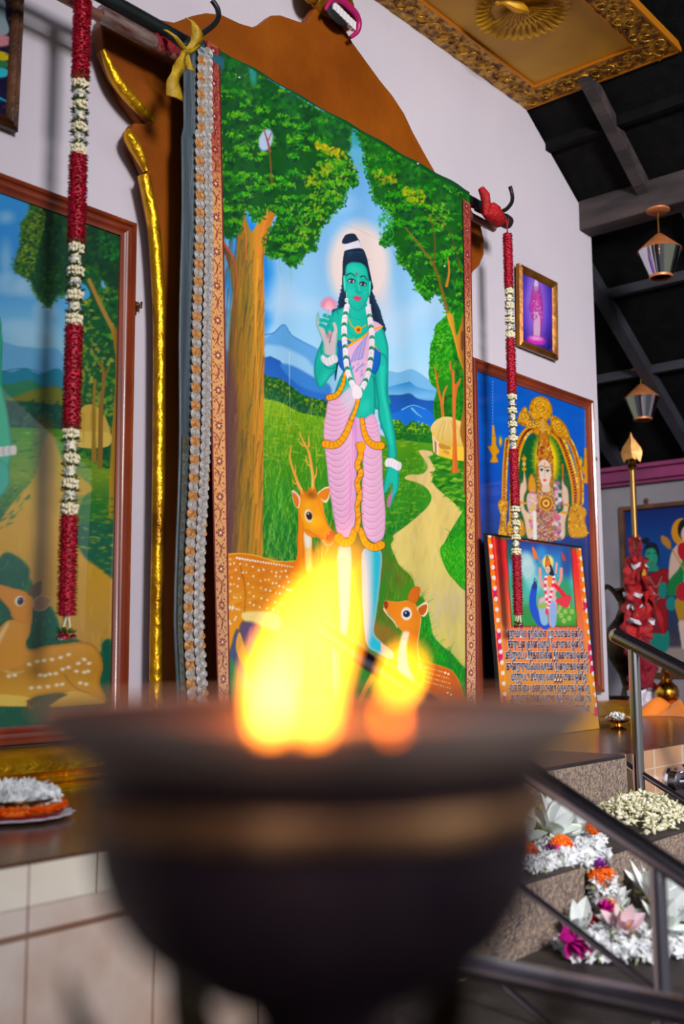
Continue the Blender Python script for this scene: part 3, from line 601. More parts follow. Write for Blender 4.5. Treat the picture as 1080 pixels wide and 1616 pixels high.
    for x,y,rx,r0 in ((458,556,30,6),(555,582,27,8)):
        c.ell(x,y,rx+5,19,(12,40,60),r0); c.ell(x,y+2,rx-4,12,(235,235,235),r0); c.ell(x,y,13,15,(30,14,20)); c.ell(x-4,y-5,3,3,(230,230,230)); c.line([(x-rx,y-6),(x,y-18),(x+rx,y+2)],6,(8,20,30),3)
    c.line([(515,530),(520,590),(532,640)],7,(120,225,205),5,a=.8); c.line([(500,640),(520,658),(540,650)],7,(10,120,115),5); c.line([(497,600),(492,640),(500,655)],5,(12,135,125),3,a=.7)
    c.poly([(470,695),(500,682),(515,690),(545,695),(530,722),(510,728),(490,718)],(214,70,110)); c.line([(475,697),(512,702),(545,697)],3,(150,30,70),2); c.line([(460,685),(472,695)],4,(10,110,110),2,a=.6)
    c.ell(503,497,8,11,(190,40,60)); c.line([(480,770),(510,778),(540,768)],6,(12,140,130),3,a=.5)
    for x,y in ((416,720),(608,770)): c.line([(x,y-70),(x,y-20)],5,(220,225,225),4); c.ell(x,y,17,20,(225,232,232)); c.line([(x-15,y),(x+15,y)],4,(20,80,80),3)
    c.line([(435,880),(455,930),(500,965),(545,955),(585,930)],9,GO,7); c.ell(515,970,30,32,GO); c.ell(517,972,17,17,(200,90,20)); c.ell(517,972,6,6,(60,20,20))
    # garland
    def gar(P,n,w=46):
        q=c.spline(np.array(P,float),False,12); L=np.concatenate([[0],np.cumsum(np.hypot(*np.diff(q,axis=0).T))]); T=L[-1]
        at_=lambda u: np.array([np.interp(u,L,q[:,0]),np.interp(u,L,q[:,1])])
        for i in range(n):
            a0,a1=T*i/n,T*(i+.66)/n; c.line([at_(a0),at_((a0+a1)/2),at_(a1)],w,(238,224,232),w,sm=False)
            c.line([at_(T*(i+.70)/n),at_(T*(i+.94)/n)],w*.9,(12,118,72),w*.9,sm=False)
            for _ in range(7): u=at_(c.rng.uniform(a0,a1)); c.ell(u[0]+c.rng.randn()*10,u[1],7,5,(205,190,205),45,1,.5)
    gar([(420,770),(400,880),(395,1000),(405,1150),(420,1300),(450,1400),(505,1500)],8); gar([(600,790),(618,900),(630,1000),(630,1120),(615,1260),(585,1390),(525,1510)],8)
    c.poly([(465,1480),(500,1440),(545,1480),(545,1540),(505,1560),(470,1540)],(238,224,232))
    # green pencil top hem where the cloth wraps the pole, and surface scratches
    c.frame()
    c.line([(322,50),(760,305)],26,(8,70,30),26,sm=False)
    c.line([(457,556),(457,620),(459,672)],1.3,(205,215,220),.6,a=.7,sm=False)
    c.line([(505,346),(560,360),(600,380)],1,(150,165,175),.6,a=.5)
    for x,y in ((378,122),(660,258),(619,205),(702,420)): c.ell(x,y,1.6,1.4,(220,225,225))
    return c
def paint_left_picture():
    c = Canvas(-40, 250, 206, 1180, 1.25, (110,180,225), 9); F = c.frame
    F()
    c.poly([(-60,200),(260,200),(260,1250),(-60,1250)], vgrad([(280,(60,150,215)),(420,(60,140,210)),(520,(130,190,225)),(560,(150,195,215)),(640,(90,140,120)),(660,(40,100,40))]), sm=False)
    F(0,250,3.233)
    for x,y,rx,ry in ((30,300,40,30),(60,640,90,60),(150,660,70,50),(120,860,140,40),(180,920,110,40),(30,520,30,90),(230,780,60,60)): c.ell(x,y,rx,ry,(170,208,232),0,12,.6)
    c.poly([(-60,950),(100,960),(200,970),(320,1000),(320,1300),(-60,1300)],(105,165,205),soft=3)
    c.poly([(-60,1100),(60,1090),(130,1070),(200,1100),(320,1090),(320,1400),(-60,1400)],(40,125,150),soft=2); c.line([(0,1090),(130,1072),(250,1110)],5,(30,100,130),2)
    c.poly([(-60,1170),(60,1150),(150,1130),(240,1170),(320,1180),(320,1400),(-60,1400)],(50,120,90),soft=3)
    c.poly([(-60,1240),(60,1220),(180,1180),(320,1190),(320,1500),(-60,1500)],(115,120,45),soft=5)
    c.poly([(-60,1260),(100,1240),(320,1260),(660,1300),(660,1500),(-60,1500)],(20,70,60),soft=4); c.dabs([(-40,1250),(320,1240),(320,1360),(-40,1380)],120,[(20,90,60),(50,110,60),(14,60,60)],(6,16),.6)
    c.poly([(-60,1370),(300,1380),(660,1440),(660,3100),(-60,3100)], vgrad([(680,(70,140,40)),(750,(120,150,40)),(800,(40,110,50)),(870,(60,120,50)),(1000,(20,90,60)),(1160,(20,100,70))]), sm=False,soft=3)
    c.dabs([(-40,1380),(380,1380),(640,1480),(640,1620),(-40,1700)],200,[(130,170,60),(60,130,50),(30,100,50),(170,190,80)],(8,24),.25,(-10,10),.6)
    # right grove
    c.poly([(400,340),(640,380),(640,1500),(390,1480),(400,1260),(390,900),(420,700),(400,500)],(20,84,48)); 
    c.dabs([(400,340),(640,380),(640,1450),(390,1480),(390,900),(420,700)],700,[(20,100,50),(70,140,40),(30,80,50),(120,150,50),(14,60,40)],(6,18),.6)
    c.dabs([(400,700),(500,820),(620,1260),(400,1260)],160,[(150,165,60),(120,150,60),(180,170,70)],(6,16),.6)
    c.poly([(405,640),(440,650),(460,700),(420,720)],(80,170,220),soft=3); c.ell(530,640,14,24,(110,180,225),0,3)
    c.poly([(385,1330),(420,1270),(470,1255),(520,1290),(560,1380),(555,1450),(385,1450)],(205,170,80)); c.poly([(385,1400),(550,1400),(550,1470),(385,1470)],(220,190,100))
    for x in (400,430,460,490,520): c.line([(x,1300),(x-5,1460)],4,(180,140,60),3,a=.7)
    c.line([(480,1540),(478,1300),(485,1130)],26,(150,120,40),14); c.line([(510,1570),(515,1300),(530,1100),(500,1040)],28,(140,105,45),12); c.line([(530,1130),(560,1060)],10,(140,105,45),6)
    c.line([(455,620),(500,720),(560,840),(600,900)],20,(190,140,70),24,a=.9)
    c.poly([(560,840),(600,880),(618,900),(622,1300),(612,1700),(560,1880),(565,1500),(590,1100),(580,940)], hgrad([(172,(190,150,50)),(182,(150,115,45)),(190,(75,60,45))]))
    # foliage top
    lm=[(170,200),(330,260),(640,360),(640,640),(560,660),(480,560),(420,560),(400,640),(340,690),(290,700),(250,760),(190,700),(150,620),(85,580),(80,520),(110,430),(110,340),(150,290)]
    c.poly(lm,(16,62,38),soft=3); c.dabs(lm,900,[(20,80,40),(12,54,44),(40,100,34),(16,70,50)],(5,16),.6)
    c.dabs([(170,220),(230,300),(190,480),(160,600),(85,560),(110,430),(110,340)],330,[(130,150,40),(100,130,30),(150,165,60),(60,110,30)],(4,11),.6)
    c.dabs([(500,400),(600,420),(620,520),(520,500)],60,[(40,130,50),(20,110,60)],(5,12),.6); c.dabs([(230,560),(300,560),(260,750),(230,730)],60,[(60,120,40),(30,90,30)],(5,10),.6)
    q=c.spline(np.array(lm,float),True,6)
    for p_ in q:
        for _ in range(2): c.ell(p_[0]+c.rng.randn()*7,p_[1]+c.rng.randn()*7,8,4,(60,110,36),c.rng.uniform(0,180),1,.8)
    F(0,750,3.233)
    # track and meadow
    c.poly([(250,-220),(180,0),(100,100),(20,200),(-40,330),(-40,470),(150,520),(190,720),(280,760),(380,830),(600,900),(600,470),(520,420),(400,250),(420,120),(470,60),(330,-60)],vgrad([(740,(190,165,40)),(830,(205,160,50)),(930,(200,155,60)),(1010,(190,150,80))]),soft=4)
    c.dabs([(180,0),(20,220),(150,520),(300,760),(590,880),(590,500),(400,250),(420,120)],160,[(215,175,80),(185,140,50),(210,165,60)],(10,40),.25,(70,110),.4,soft=3)
    c.poly([(390,260),(600,240),(600,520),(520,480),(420,400)],(30,95,70),soft=5); c.dabs([(390,260),(600,240),(600,520),(430,400)],100,[(90,140,60),(30,110,80),(40,90,60),(150,160,60)],(6,18),.4,(0,20))
    c.dabs([(400,100),(600,130),(600,240),(420,220)],80,[(50,120,40),(120,150,40)],(8,20),.3,(-10,10))
    c.poly([(190,-260),(270,-250),(290,0),(270,300),(280,640),(180,640),(200,300)],(150,110,40),soft=16,a=.55)  # soft brown strip paints the hanging garland's shadow into the picture
    c.dabs([(-40,100),(150,60),(100,200),(-40,300)],80,[(60,120,60),(100,140,60),(20,90,50)],(8,18),.3,(-60,-20))
    gl=[(-40,560),(0,420),(60,400),(150,480),(120,600),(180,620),(280,700),(300,860),(150,870),(130,700),(-40,800)]
    c.poly(gl,(10,84,66),soft=5); c.grass(gl,200,[(40,130,80),(10,90,70),(90,160,80)],(20,60),3,25,.6)
    gb=[(520,860),(600,900),(620,1320),(-40,1320),(-40,1080),(480,1150)]
    c.poly(gb,(12,86,66),soft=4); c.grass(gb,300,[(60,130,70),(10,100,80),(130,160,70),(8,60,60)],(20,60),3,30,.6)
    # lying deer
    c.poly([(-40,740),(0,800),(60,740),(120,740),(140,880),(230,870),(320,860),(400,850),(470,860),(510,910),(525,980),(510,1060),(540,1130),(530,1165),(440,1150),(330,1110),(180,1130),(140,1170),(0,1180),(-40,1160)],vgrad([(980,(190,130,60)),(1020,(212,155,70)),(1060,(196,140,50)),(1110,(220,170,60))]),rim=(170,110,40),rimw=22)
    c.poly([(-40,1120),(100,1125),(160,1140),(190,1165),(170,1180),(-40,1170)],(232,200,100)); c.poly([(250,1175),(290,1130),(380,1100),(480,1130),(535,1160),(430,1170),(300,1180)],(232,195,90)); c.line([(330,1020),(380,1080),(450,1110)],9,(150,95,40),4,a=.7,soft=3)
    c.line([(0,980),(60,1010),(120,1000)],16,(235,215,170),6,a=.6,soft=4); c.poly([(140,1170),(180,1135),(340,1115),(300,1140),(230,1180)],(10,80,60),soft=2); c.dabs([(140,1150),(190,1150),(200,1190),(150,1190)],14,[(120,80,50)],(8,16),.6)
    for P in ([(150,965),(190,950),(225,945),(265,940),(310,930),(350,915)],[(205,1020),(230,1022),(255,1015),(285,1012),(320,990),(350,980)],[(160,1085),(200,1082),(245,1078),(290,1070),(318,1066)],[(390,1000),(430,1005),(450,1000),(410,1060),(440,1066)],[(20,900),(50,910),(75,890),(45,1025),(75,1020),(110,850),(85,860),(120,910)],[(400,960),(455,960),(430,940)]):
        for x,y in P: c.ell(x,y,12,9,(245,232,215),c.rng.uniform(-20,20),2,.9)
    c.poly([(-40,560),(10,560),(60,575),(120,590),(170,630),(165,700),(150,780),(70,735),(45,680),(-10,620),(-40,600)],(208,140,50),rim=(190,120,40),rimw=16); c.poly([(-40,1000),(-40,850),(40,740),(130,760),(160,700),(155,800),(130,860),(120,960),(0,1000)],(212,150,60),soft=2); c.line([(-20,860),(40,760)],30,(235,205,160),12,a=.9,soft=4)
    c.ell(100,642,24,26,(240,225,205),20,2); c.ell(104,642,17,20,(40,40,70),20); c.ell(96,634,4,4,(220,220,230))
    c.poly([(140,605),(160,570),(205,538),(215,560),(205,610),(170,618)],(110,80,50)); c.poly([(170,640),(210,612),(255,625),(262,645),(230,685),(180,690)],(150,110,80),rim=(225,190,130),rimw=8)
    # the green arm and bracelet at the left edge
    F(0,250,3.233)
    c.poly([(-60,760),(-5,800),(10,900),(12,1150),(40,1300),(62,1470),(60,1500),(30,1640),(-10,1660),(-60,1500)],(60,178,140),rim=(30,120,110),rimw=16)
    for i in range(6): c.ell(-10+i*16,1498-i*2,16,26,(225,220,215) if i%2 else (200,200,195),0,1)
    F(0,750,3.233).poly([(-60,-100),(30,-60),(50,0),(40,60),(0,110),(-40,120)],(60,170,150),rim=(30,120,110),rimw=10)
    # scribbled signature of the painter
    q=[]
    x=332
    c.line([(352,1182),(334,1188),(334,1206),(348,1206),(350,1196)],3,(150,160,150),sm=True)
    c.line([(356,1204),(364,1190),(370,1204),(380,1190),(386,1204),(396,1190),(404,1204),(412,1182),(420,1204),(430,1190),(426,1212),(440,1190),(450,1202),(462,1186),(470,1200),(480,1184),(494,1196)],2.6,(150,160,150))
    return c

def paint_right_picture():
    c = Canvas(750, 560, 945, 1110, 1.6, (10,80,170), 4); F = c.frame
    c.poly([(740,500),(1000,500),(1000,1200),(740,1200)], vgrad([(580,(8,92,190)),(700,(10,96,200)),(800,(10,70,170)),(860,(10,50,120)),(950,(16,36,80)),(1090,(14,24,60))]), sm=False)
    F(740,560,4.909)
    c.dabs([(90,130),(980,420),(980,1400),(120,1400)],160,[(10,110,210),(10,70,160),(6,80,180)],(20,60),.4,(0,20),.3,soft=6)
    GO,GD,GL=(222,160,28),(150,88,16),(250,215,100)
    # jewelled arch
    c.poly([(380,1400),(385,900),(420,720),(480,620),(560,600),(640,610),(720,720),(780,900),(800,1180),(780,1400)],(12,92,44))
    for P,w in (([(270,1380),(275,1100),(280,900),(290,760),(300,660)],40),([(340,1400),(350,1000),(370,780),(430,620),(520,560),(600,570),(700,640),(770,800),(820,1000),(830,1180)],60),([(700,560),(790,680),(840,820),(870,1000),(870,1150)],40)):
        c.line(P,w,GO,w); c.line(P,w*.45,(205,100,30),w*.45); c.line(P,4,GL,4)
        q=c.spline(np.array(P,float),False,9)
        for p_ in q: c.ell(p_[0]+c.rng.randn()*2,p_[1],w*.12,w*.12,(60,20,10)); c.ell(p_[0]+w*.4,p_[1],w*.18,w*.18,GL if c.rng.rand()<.5 else GO)
    for P in ([(380,520),(400,440),(440,400),(470,470),(520,560),(450,560)],[(480,480),(470,400),(500,340),(560,320),(620,350),(650,430),(620,500),(560,540)],[(640,480),(700,490),(760,560),(780,640),(700,640),(640,570)],[(500,560),(560,480),(620,540),(640,620),(520,620)]):
        c.poly(P,GO,rim=GD,rimw=18); c.dabs(P,60,[GD,GL,GO,(180,110,20)],(6,14),.5)
    for x,y,r_ in ((430,470,34),(560,400,50),(530,520,30),(700,560,34),(600,580,26),(480,540,24)):
        for k in range(3): 
            P=[(x+math.cos(t)*(r_-k*9),y+math.sin(t)*(r_-k*9)) for t in np.linspace(.6*k,5.2+.6*k,9)]; c.line(P,5,GD if k%2 else GL,3)
    for P in ([(225,1160),(260,1110),(300,1130),(300,1200),(280,1300),(300,1400),(230,1400),(250,1250)],[(780,1200),(850,1150),(915,1220),(900,1280),(920,1400),(780,1400)],[(300,1380),(330,1250),(420,1290),(430,1400)]):
        c.poly(P,GO,rim=GD,rimw=16); c.dabs(P,90,[GD,GL,GO],(6,16),.4)
    # halo
    c.ell(600,820,96,190,(250,215,30),-4,10); 
    for i in range(26):
        t=i*2*math.pi/26; c.line([(600+math.cos(t)*100,820+math.sin(t)*195),(600+math.cos(t)*135,820+math.sin(t)*240)],4,(200,225,120),1,a=.7)
    # hanging lamps painted in gold
    for x,y in ((195,700),(910,860)):
        s_=1 if x<500 else .9
        for k in range(14): c.ell(x-8,y-(180+k*24)*s_,3,6,(190,205,220),0,.8,.8)
        c.line([(x-6,y-150*s_),(x,y-60*s_)],16,GO,26); c.poly([(x-50,y+10),(x-20,y),(x-16,y-70),(x+16,y-70),(x+20,y-5),(x+44,y+50),(x+20,y+80),(x+34,y+130),(x-30,y+130),(x-14,y+80)],GO,rim=GD,rimw=8); c.ell(x+52 if x<500 else x-40,y-30,12,34,(250,190,40),0,3)
    # arms, body
    SKN=(236,205,180)
    c.poly([(400,1010),(420,980),(430,900),(444,960),(450,1040),(430,1100),(440,1200),(540,1280),(540,1420),(460,1420),(430,1280),(390,1150)],SKN,rim=(200,140,110),rimw=12)
    c.poly([(725,960),(740,1000),(770,1050),(775,1180),(750,1290),(740,1420),(640,1420),(650,1260),(730,1200),(720,1080)],SKN,rim=(200,140,110),rimw=12)
    c.line([(430,905),(428,790),(426,770)],8,GO,4); c.ell(430,805,18,18,GO); c.ell(430,845,14,20,(240,190,120)); c.ell(430,885,18,14,GO); c.line([(730,960),(728,850)],14,(190,110,40),18)
    for P in ([(392,1140),(440,1150)],[(725,1220),(765,1225)],[(740,1160),(775,1165)]): c.line(P,18,GO,18,sm=False)
    c.poly([(465,960),(490,920),(520,980),(525,1060),(490,1080),(460,1040)],GO,rim=GD,rimw=14); c.poly([(455,1080),(500,1070),(540,1100),(540,1250),(480,1240),(450,1160)],(226,190,200),rim=(200,150,60),rimw=10)
    c.poly([(530,1060),(570,1040),(640,1040),(670,1100),(680,1420),(520,1420),(530,1250)],(190,150,120),rim=(210,150,40),rimw=22)
    c.dabs([(540,1060),(650,1050),(660,1420),(530,1420)],300,[(230,180,50),(180,60,50),(70,90,120),(240,220,200),(150,100,60),(200,60,110)],(5,13),.7)
    for r_ in (56,42,28,14): c.ell(600,1150,r_,r_*1.05,(GO,GD,GL,(180,60,60))[(56-r_)//14])
    c.dabs([(660,980),(700,990),(720,1100),(700,1300),(720,1420),(670,1420),(670,1100)],60,[(230,120,160),(240,235,240),(60,110,120),(220,90,140)],(12,22),.8); c.dabs([(470,1090),(530,1100),(520,1420),(480,1420)],40,[(240,235,240),(220,120,170),(240,200,60)],(10,20),.8)
    c.line([(510,1220),(515,1420)],24,(246,244,246),30)
    # head and tall crown
    c.poly([(525,800),(540,680),(545,600),(560,590),(600,590),(620,640),(630,720),(650,800),(655,960),(630,1060),(560,1060),(530,980)],(196,128,40),rim=(130,80,20),rimw=14)
    c.dabs([(530,800),(545,670),(620,670),(650,800),(640,840),(540,840)],150,[(120,50,20),(245,205,110),(220,160,40),(170,60,40)],(5,12),.7); c.line([(575,590),(575,500)],30,(220,170,90),22)
    c.dabs([(525,820),(545,820),(545,1040),(530,1000)],30,[GO,GD,GL],(6,12),.6); c.dabs([(640,820),(660,840),(650,1040),(640,1000)],30,[GO,GD,GL],(6,12),.6)
    c.poly([(545,840),(590,810),(630,850),(638,930),(625,1000),(600,1040),(575,1020),(550,950)],(244,222,206),rim=(225,170,150),rimw=8); c.poly([(575,1010),(625,1010),(630,1060),(570,1060)],(236,205,185))
    for x,y in ((566,893),(612,900)): c.line([(x-20,y-22),(x,y-34),(x+18,y-24)],5,(40,20,20),3); c.ell(x,y,17,9,(250,248,245),6); c.ell(x,y,8,9,(30,16,20)); c.line([(x-18,y-3),(x,y-12),(x+18,y-2)],4,(30,14,20),3)
    c.line([(588,840),(588,880)],9,(235,150,20),6); c.line([(590,900),(588,945),(596,950)],3,(205,140,120),2); c.poly([(575,968),(590,962),(605,970),(590,980)],(214,60,80))
    F(); c.poly([(930,960),(940,960),(940,1090),(930,1090)],(30,40,80),soft=6)
    return c

def paint_board():
    c = Canvas(765, 835, 950, 1160, 2.0, (220,90,30), 6); F = c.frame
    c.poly([(740,800),(1000,800),(1000,1200),(740,1200)], vgrad([(850,(225,30,40)),(905,(230,50,40)),(960,(232,105,60)),(1010,(230,130,80)),(1060,(222,145,60)),(1120,(222,160,40)),(1150,(225,165,30))]), sm=False)
    F(760,820,4.755)
    # leaf fringe and garland along the top
    c.line([(90,118),(300,150),(520,182),(740,212)],30,(40,90,40),24,a=.9,sm=False)
    for i in range(60):
        x=100+i*11; y=112+i*1.75; c.line([(x,y),(x+c.rng.randn()*5,y+30+c.rng.rand()*26)],6,[(60,130,40),(120,170,60),(30,90,30),(205,60,40)][c.rng.randint(4)],1)
    c.line([(300,145),(500,172)],26,(235,110,30),22,sm=False); 
    for x,y in ((345,150),(505,172),(260,140)): c.ell(x,y,14,12,(245,235,235))
    # picture panel
    P=[(190,150),(665,205),(715,800),(232,798)]
    c.poly([(182,142),(672,198),(722,808),(226,806)],(130,50,30),sm=False)
    c.poly(P, vgrad([(855,(40,60,140)),(880,(50,130,190)),(920,(90,190,190)),(960,(80,170,120)),(988,(50,140,60))]), sm=False)
    for x,y,rx,ry,cl in ((350,370,60,90,(215,230,225)),(330,300,50,60,(200,225,225)),(260,480,60,90,(60,150,110)),(640,330,40,120,(30,60,130)),(230,250,40,70,(30,90,60)),(610,560,70,120,(40,150,90)),(640,720,80,70,(90,170,50)),(350,700,70,60,(50,140,70)),(450,260,40,60,(60,150,210)),(400,480,50,60,(150,215,215))): c.ell(x,y,rx,ry,cl,0,8,.75)
    for x,y in ((590,660),(630,690),(660,740),(600,720),(575,690),(620,760),(680,690),(650,650)): c.ell(x,y,17,20,(150,190,70),0,1); c.ell(x,y,9,11,(235,235,170)); c.ell(x,y,5,6,(60,90,160))
    c.line([(400,500),(385,600),(395,680),(440,760),(480,790)],44,(30,80,190),70); c.poly([(385,490),(400,460),(412,470),(415,500),(400,530),(388,520)],(30,60,110)); c.line([(395,465),(400,440),(420,470),(410,500)],5,(20,40,60),3)
    c.ell(500,320,42,52,(250,235,150),0,4); c.ell(500,325,28,36,(240,220,120),0,3)
    c.poly([(480,330),(490,270),(505,285),(520,330),(545,400),(550,470),(520,420),(490,380)],(30,26,40)); c.poly([(478,340),(488,300),(490,275),(505,295),(520,340)],(222,120,40)); c.ell(500,375,19,30,(240,190,170),0,1); c.ell(494,372,3,2,(20,10,20)); c.ell(507,374,3,2,(20,10,20)); c.line([(494,392),(506,392)],3,(190,40,60))
    c.poly([(470,440),(500,420),(545,430),(575,500),(560,560),(570,620),(555,790),(510,790),(500,680),(440,700),(430,600),(480,560)],(228,190,190),rim=(200,120,120),rimw=14)
    c.poly([(430,640),(480,620),(490,680),(500,780),(450,780)],(150,190,220),soft=2); c.poly([(520,620),(560,640),(560,790),(520,790)],(150,180,225),soft=2); c.poly([(430,640),(490,630),(480,660),(440,665)],(160,190,60))
    c.line([(440,370),(445,450),(470,520)],24,(238,160,150),20); c.line([(600,370),(595,450),(560,520)],24,(238,160,150),20); c.line([(565,330),(560,400)],18,(238,170,160),14); c.line([(540,480),(600,540),(640,600),(650,590)],24,(220,40,60),50)
    c.poly([(560,600),(660,575),(650,660),(590,640)],(222,60,70),soft=2)
    c.line([(395,330),(440,300),(470,280)],0.1,(0,0,0)); c.line([(450,330),(405,250)],7,(220,120,90),6); c.poly([(382,205),(400,220),(420,270),(408,300),(388,270)],(235,120,50)); c.line([(650,320),(610,270)],6,(60,70,120)); c.poly([(600,245),(625,270),(632,310),(612,300)],(190,70,50))
    for pth in ([(485,430),(480,520),(495,620),(500,660)],[(545,430),(530,520),(515,600),(500,660)]):
        q=c.spline(np.array(pth,float),False,4)
        for i,p_ in enumerate(q): c.ell(p_[0],p_[1],11,10,(235,40,90) if i%2 else (245,240,240))
    c.ell(492,690,12,26,(235,60,100)); c.poly([(500,430),(530,430),(525,500),(505,500)],(240,150,50))
    # printed flower borders both sides
    def side(a,b,n):
        for i in range(n):
            t=i/n; x=a[0]+(b[0]-a[0])*t; y=a[1]+(b[1]-a[1])*t
            red=(i//3)%2 if i>n*.3 else 0
            for k in range(26): c.ell(x+c.rng.randn()*6,y+4+k*2.9,9,8,[(235,125,20),(245,150,30)][k%2] if not red else [(215,30,100),(190,20,80)][k%2])
            c.ell(x+2,y,14,17,(240,238,240)); c.ell(x,y+2,5,6,(215,210,220))
    side((62,118),(182,1390),16); side((742,212),(872,1470),16)
    c.line([(92,115),(130,520),(190,1390)],4,(250,220,60),4,a=.6); c.line([(715,205),(845,1450)],4,(250,220,60),4,a=.5)
    return c

def paint_mural():
    c = Canvas(975, 785, 1150, 1110, 1.8, (10,50,120), 8); F = c.frame
    c.poly([(900,700),(1200,700),(1200,1200),(900,1200)], vgrad([(800,(8,40,110)),(860,(10,75,150)),(930,(14,70,130)),(1000,(60,60,80)),(1060,(120,105,105))]), sm=False)
    F(980,780,5.387)
    c.poly([(0,1330),(540,1300),(900,1250),(900,1700),(0,1700)],(170,155,150),soft=6)
    c.poly([(250,1150),(400,1150),(395,1330),(250,1330)],(30,140,130)); c.poly([(210,700),(320,640),(410,640),(405,760),(330,850),(390,860),(400,1150),(320,1180),(240,1150),(210,950),(190,800)],(150,20,36),rim=(90,10,30),rimw=20)
    for P in ([(240,700),(300,790),(350,700)],[(220,740),(300,860),(360,760)],[(200,820),(220,950),(330,880)]): c.line(P,6,(215,180,150),5)
    c.line([(300,880),(300,1150)],14,(90,60,60),12)
    c.poly([(330,760),(385,760),(380,880),(325,860)],(30,140,130)); c.ell(262,530,54,96,(48,160,130)); c.poly([(200,520),(210,440),(240,410),(300,420),(330,500),(320,590),(312,520),(280,460),(220,470)],(14,18,40)); c.ell(212,395,34,26,(16,18,44),-20)
    c.line([(228,505),(255,498)],6,(10,30,40)); c.line([(280,500),(305,505)],6,(10,30,40)); c.line([(262,470),(262,560)],4,(110,210,170)); c.ell(268,585,14,6,(150,40,60)); c.poly([(235,600),(300,600),(320,650),(220,650)],(48,150,125))
    c.ell(520,320,88,116,(230,160,40)); c.ell(545,300,60,90,(16,14,24)); c.ell(560,340,46,70,(235,205,190))
    c.poly([(440,480),(540,400),(700,440),(760,700),(740,900),(560,900),(480,740),(420,760),(410,640)],(235,200,185)); c.poly([(500,420),(700,420),(740,600),(520,560)],(190,20,40)); c.poly([(410,740),(490,640),(540,560),(520,820),(400,860)],(20,130,70),soft=2); c.ell(430,930,44,60,(30,140,140)); 
    c.poly([(480,880),(740,860),(740,1080),(540,1100),(490,1060)],(200,150,50)); c.poly([(500,760),(740,740),(740,880),(500,900)],(190,30,50)); c.line([(520,1100),(540,1300)],60,(235,210,200),40)
    c.line([(560,680),(440,470)],12,(200,150,60),10); c.poly([(345,350),(400,370),(430,420),(420,470),(375,440),(345,400)],(200,140,60),rim=(90,60,40),rimw=8)
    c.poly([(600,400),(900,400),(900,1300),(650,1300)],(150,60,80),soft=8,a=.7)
    return c

def paint_small():
    c = Canvas(812, 412, 884, 572, 3.0, (40,20,150), 3); F = c.frame
    F(780,280,3.6)
    c.poly([(130,480),(370,480),(370,1060),(130,1060)],vgrad([(430,(30,30,140)),(500,(50,30,170)),(560,(16,14,80))]),sm=False)
    c.ell(240,740,70,210,(150,110,230),0,26,.9); c.ell(240,720,44,170,(200,130,235),0,16,.7)
    c.poly([(215,640),(226,612),(252,610),(264,640),(275,700),(272,760),(205,760),(206,700)],(190,80,190),rim=(110,30,110),rimw=8)
    c.poly([(218,680),(235,620),(245,640),(262,680),(275,770),(268,880),(262,930),(222,930),(222,820),(215,760)],(205,90,180),rim=(110,30,110),rimw=7)
    c.poly([(228,780),(260,780),(258,920),(228,920)],(230,190,225)); c.ell(240,625,13,22,(190,150,200)); c.poly([(228,615),(240,572),(252,615)],(225,210,240)); c.line([(222,690),(215,800)],9,(190,70,160)); c.line([(264,690),(274,820)],9,(190,60,170)); c.dabs([(218,680),(270,680),(270,800),(220,800)],40,[(240,200,240),(160,40,140),(230,120,200)],(3,7),.6)
    c.ell(240,925,52,24,(225,60,190),8,4); c.ell(240,915,34,12,(250,170,235),8,3)
    for _ in range(60): c.ell(c.rng.uniform(150,340),c.rng.uniform(900,1010),2.2,2,(120,150,240),0,.6,.8)
    return c

def paint_corner():
    c = Canvas(-60, -40, 30, 200, 1.6, (20,20,60), 2); F = c.frame
    F(0,0,7.7)
    c.poly([(-400,-300),(260,-300),(260,1600),(-400,1600)],(22,18,52),sm=False)
    c.poly([(-400,-200),(20,-60),(70,200),(80,420),(-400,420)],(150,170,180),soft=2); c.poly([(-400,420),(80,430),(76,560),(-400,560)],(205,140,150),soft=4); c.poly([(-400,560),(74,640),(70,740),(-400,760)],(210,190,40),soft=2); c.poly([(-400,740),(68,740),(64,830),(-400,830)],(50,120,80),soft=2); c.poly([(-400,830),(62,830),(50,940),(-400,930)],(60,190,210),soft=2)
    c.dabs([(-400,960),(120,960),(110,1450),(-400,1420)],120,[(20,70,130),(30,40,100),(110,50,120),(20,120,160)],(10,34),.5); c.line([(-100,1150),(100,1240)],40,(40,160,200),20)
    c.dabs([(90,100),(190,100),(130,1400),(80,1300)],50,[(90,40,100),(40,30,90),(140,90,150)],(6,14),.7)
    for x,y in ((150,530),(137,567)): c.ell(x,y,12,12,(190,190,210))
    return c
# ---------------------------------------------------------------- surfaces
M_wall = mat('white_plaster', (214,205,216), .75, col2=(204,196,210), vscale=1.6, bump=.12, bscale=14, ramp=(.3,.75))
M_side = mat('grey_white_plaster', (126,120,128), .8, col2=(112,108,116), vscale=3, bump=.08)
M_roof = mat('black_roof_sheet', (5,5,6), .9, col2=(14,13,14), vscale=14, bump=.3, bscale=90, spec=.15)
M_beam = mat('dark_weathered_timber', (70,58,57), .8, col2=(38,33,36), vscale=5, bump=.35, bscale=30, stretch=(2,.4,2))
M_beam2 = mat('painted_rafter', (46,46,56), .7, col2=(32,32,40), vscale=4, bump=.2)
M_pink = mat('pink_painted_timber', (128,38,88), .55, col2=(104,30,74), vscale=6, bump=.1)
M_goldleaf = mat('gilded_plaster', (226,168,22), .34, .75, col2=(120,72,8), vscale=7, bump=.55, bscale=26, ramp=(.45,.8))
M_brown = mat('ochre_gilt_paint', (158,82,10), .5, .1, col2=(134,64,4), vscale=3, bump=.15, bscale=20, spec=.35)
M_granite = mat('rough_cut_granite', (178,154,134), .85, col2=(114,100,98), vscale=75, bump=.9, bscale=110, detail=3, ramp=(.40,.66))
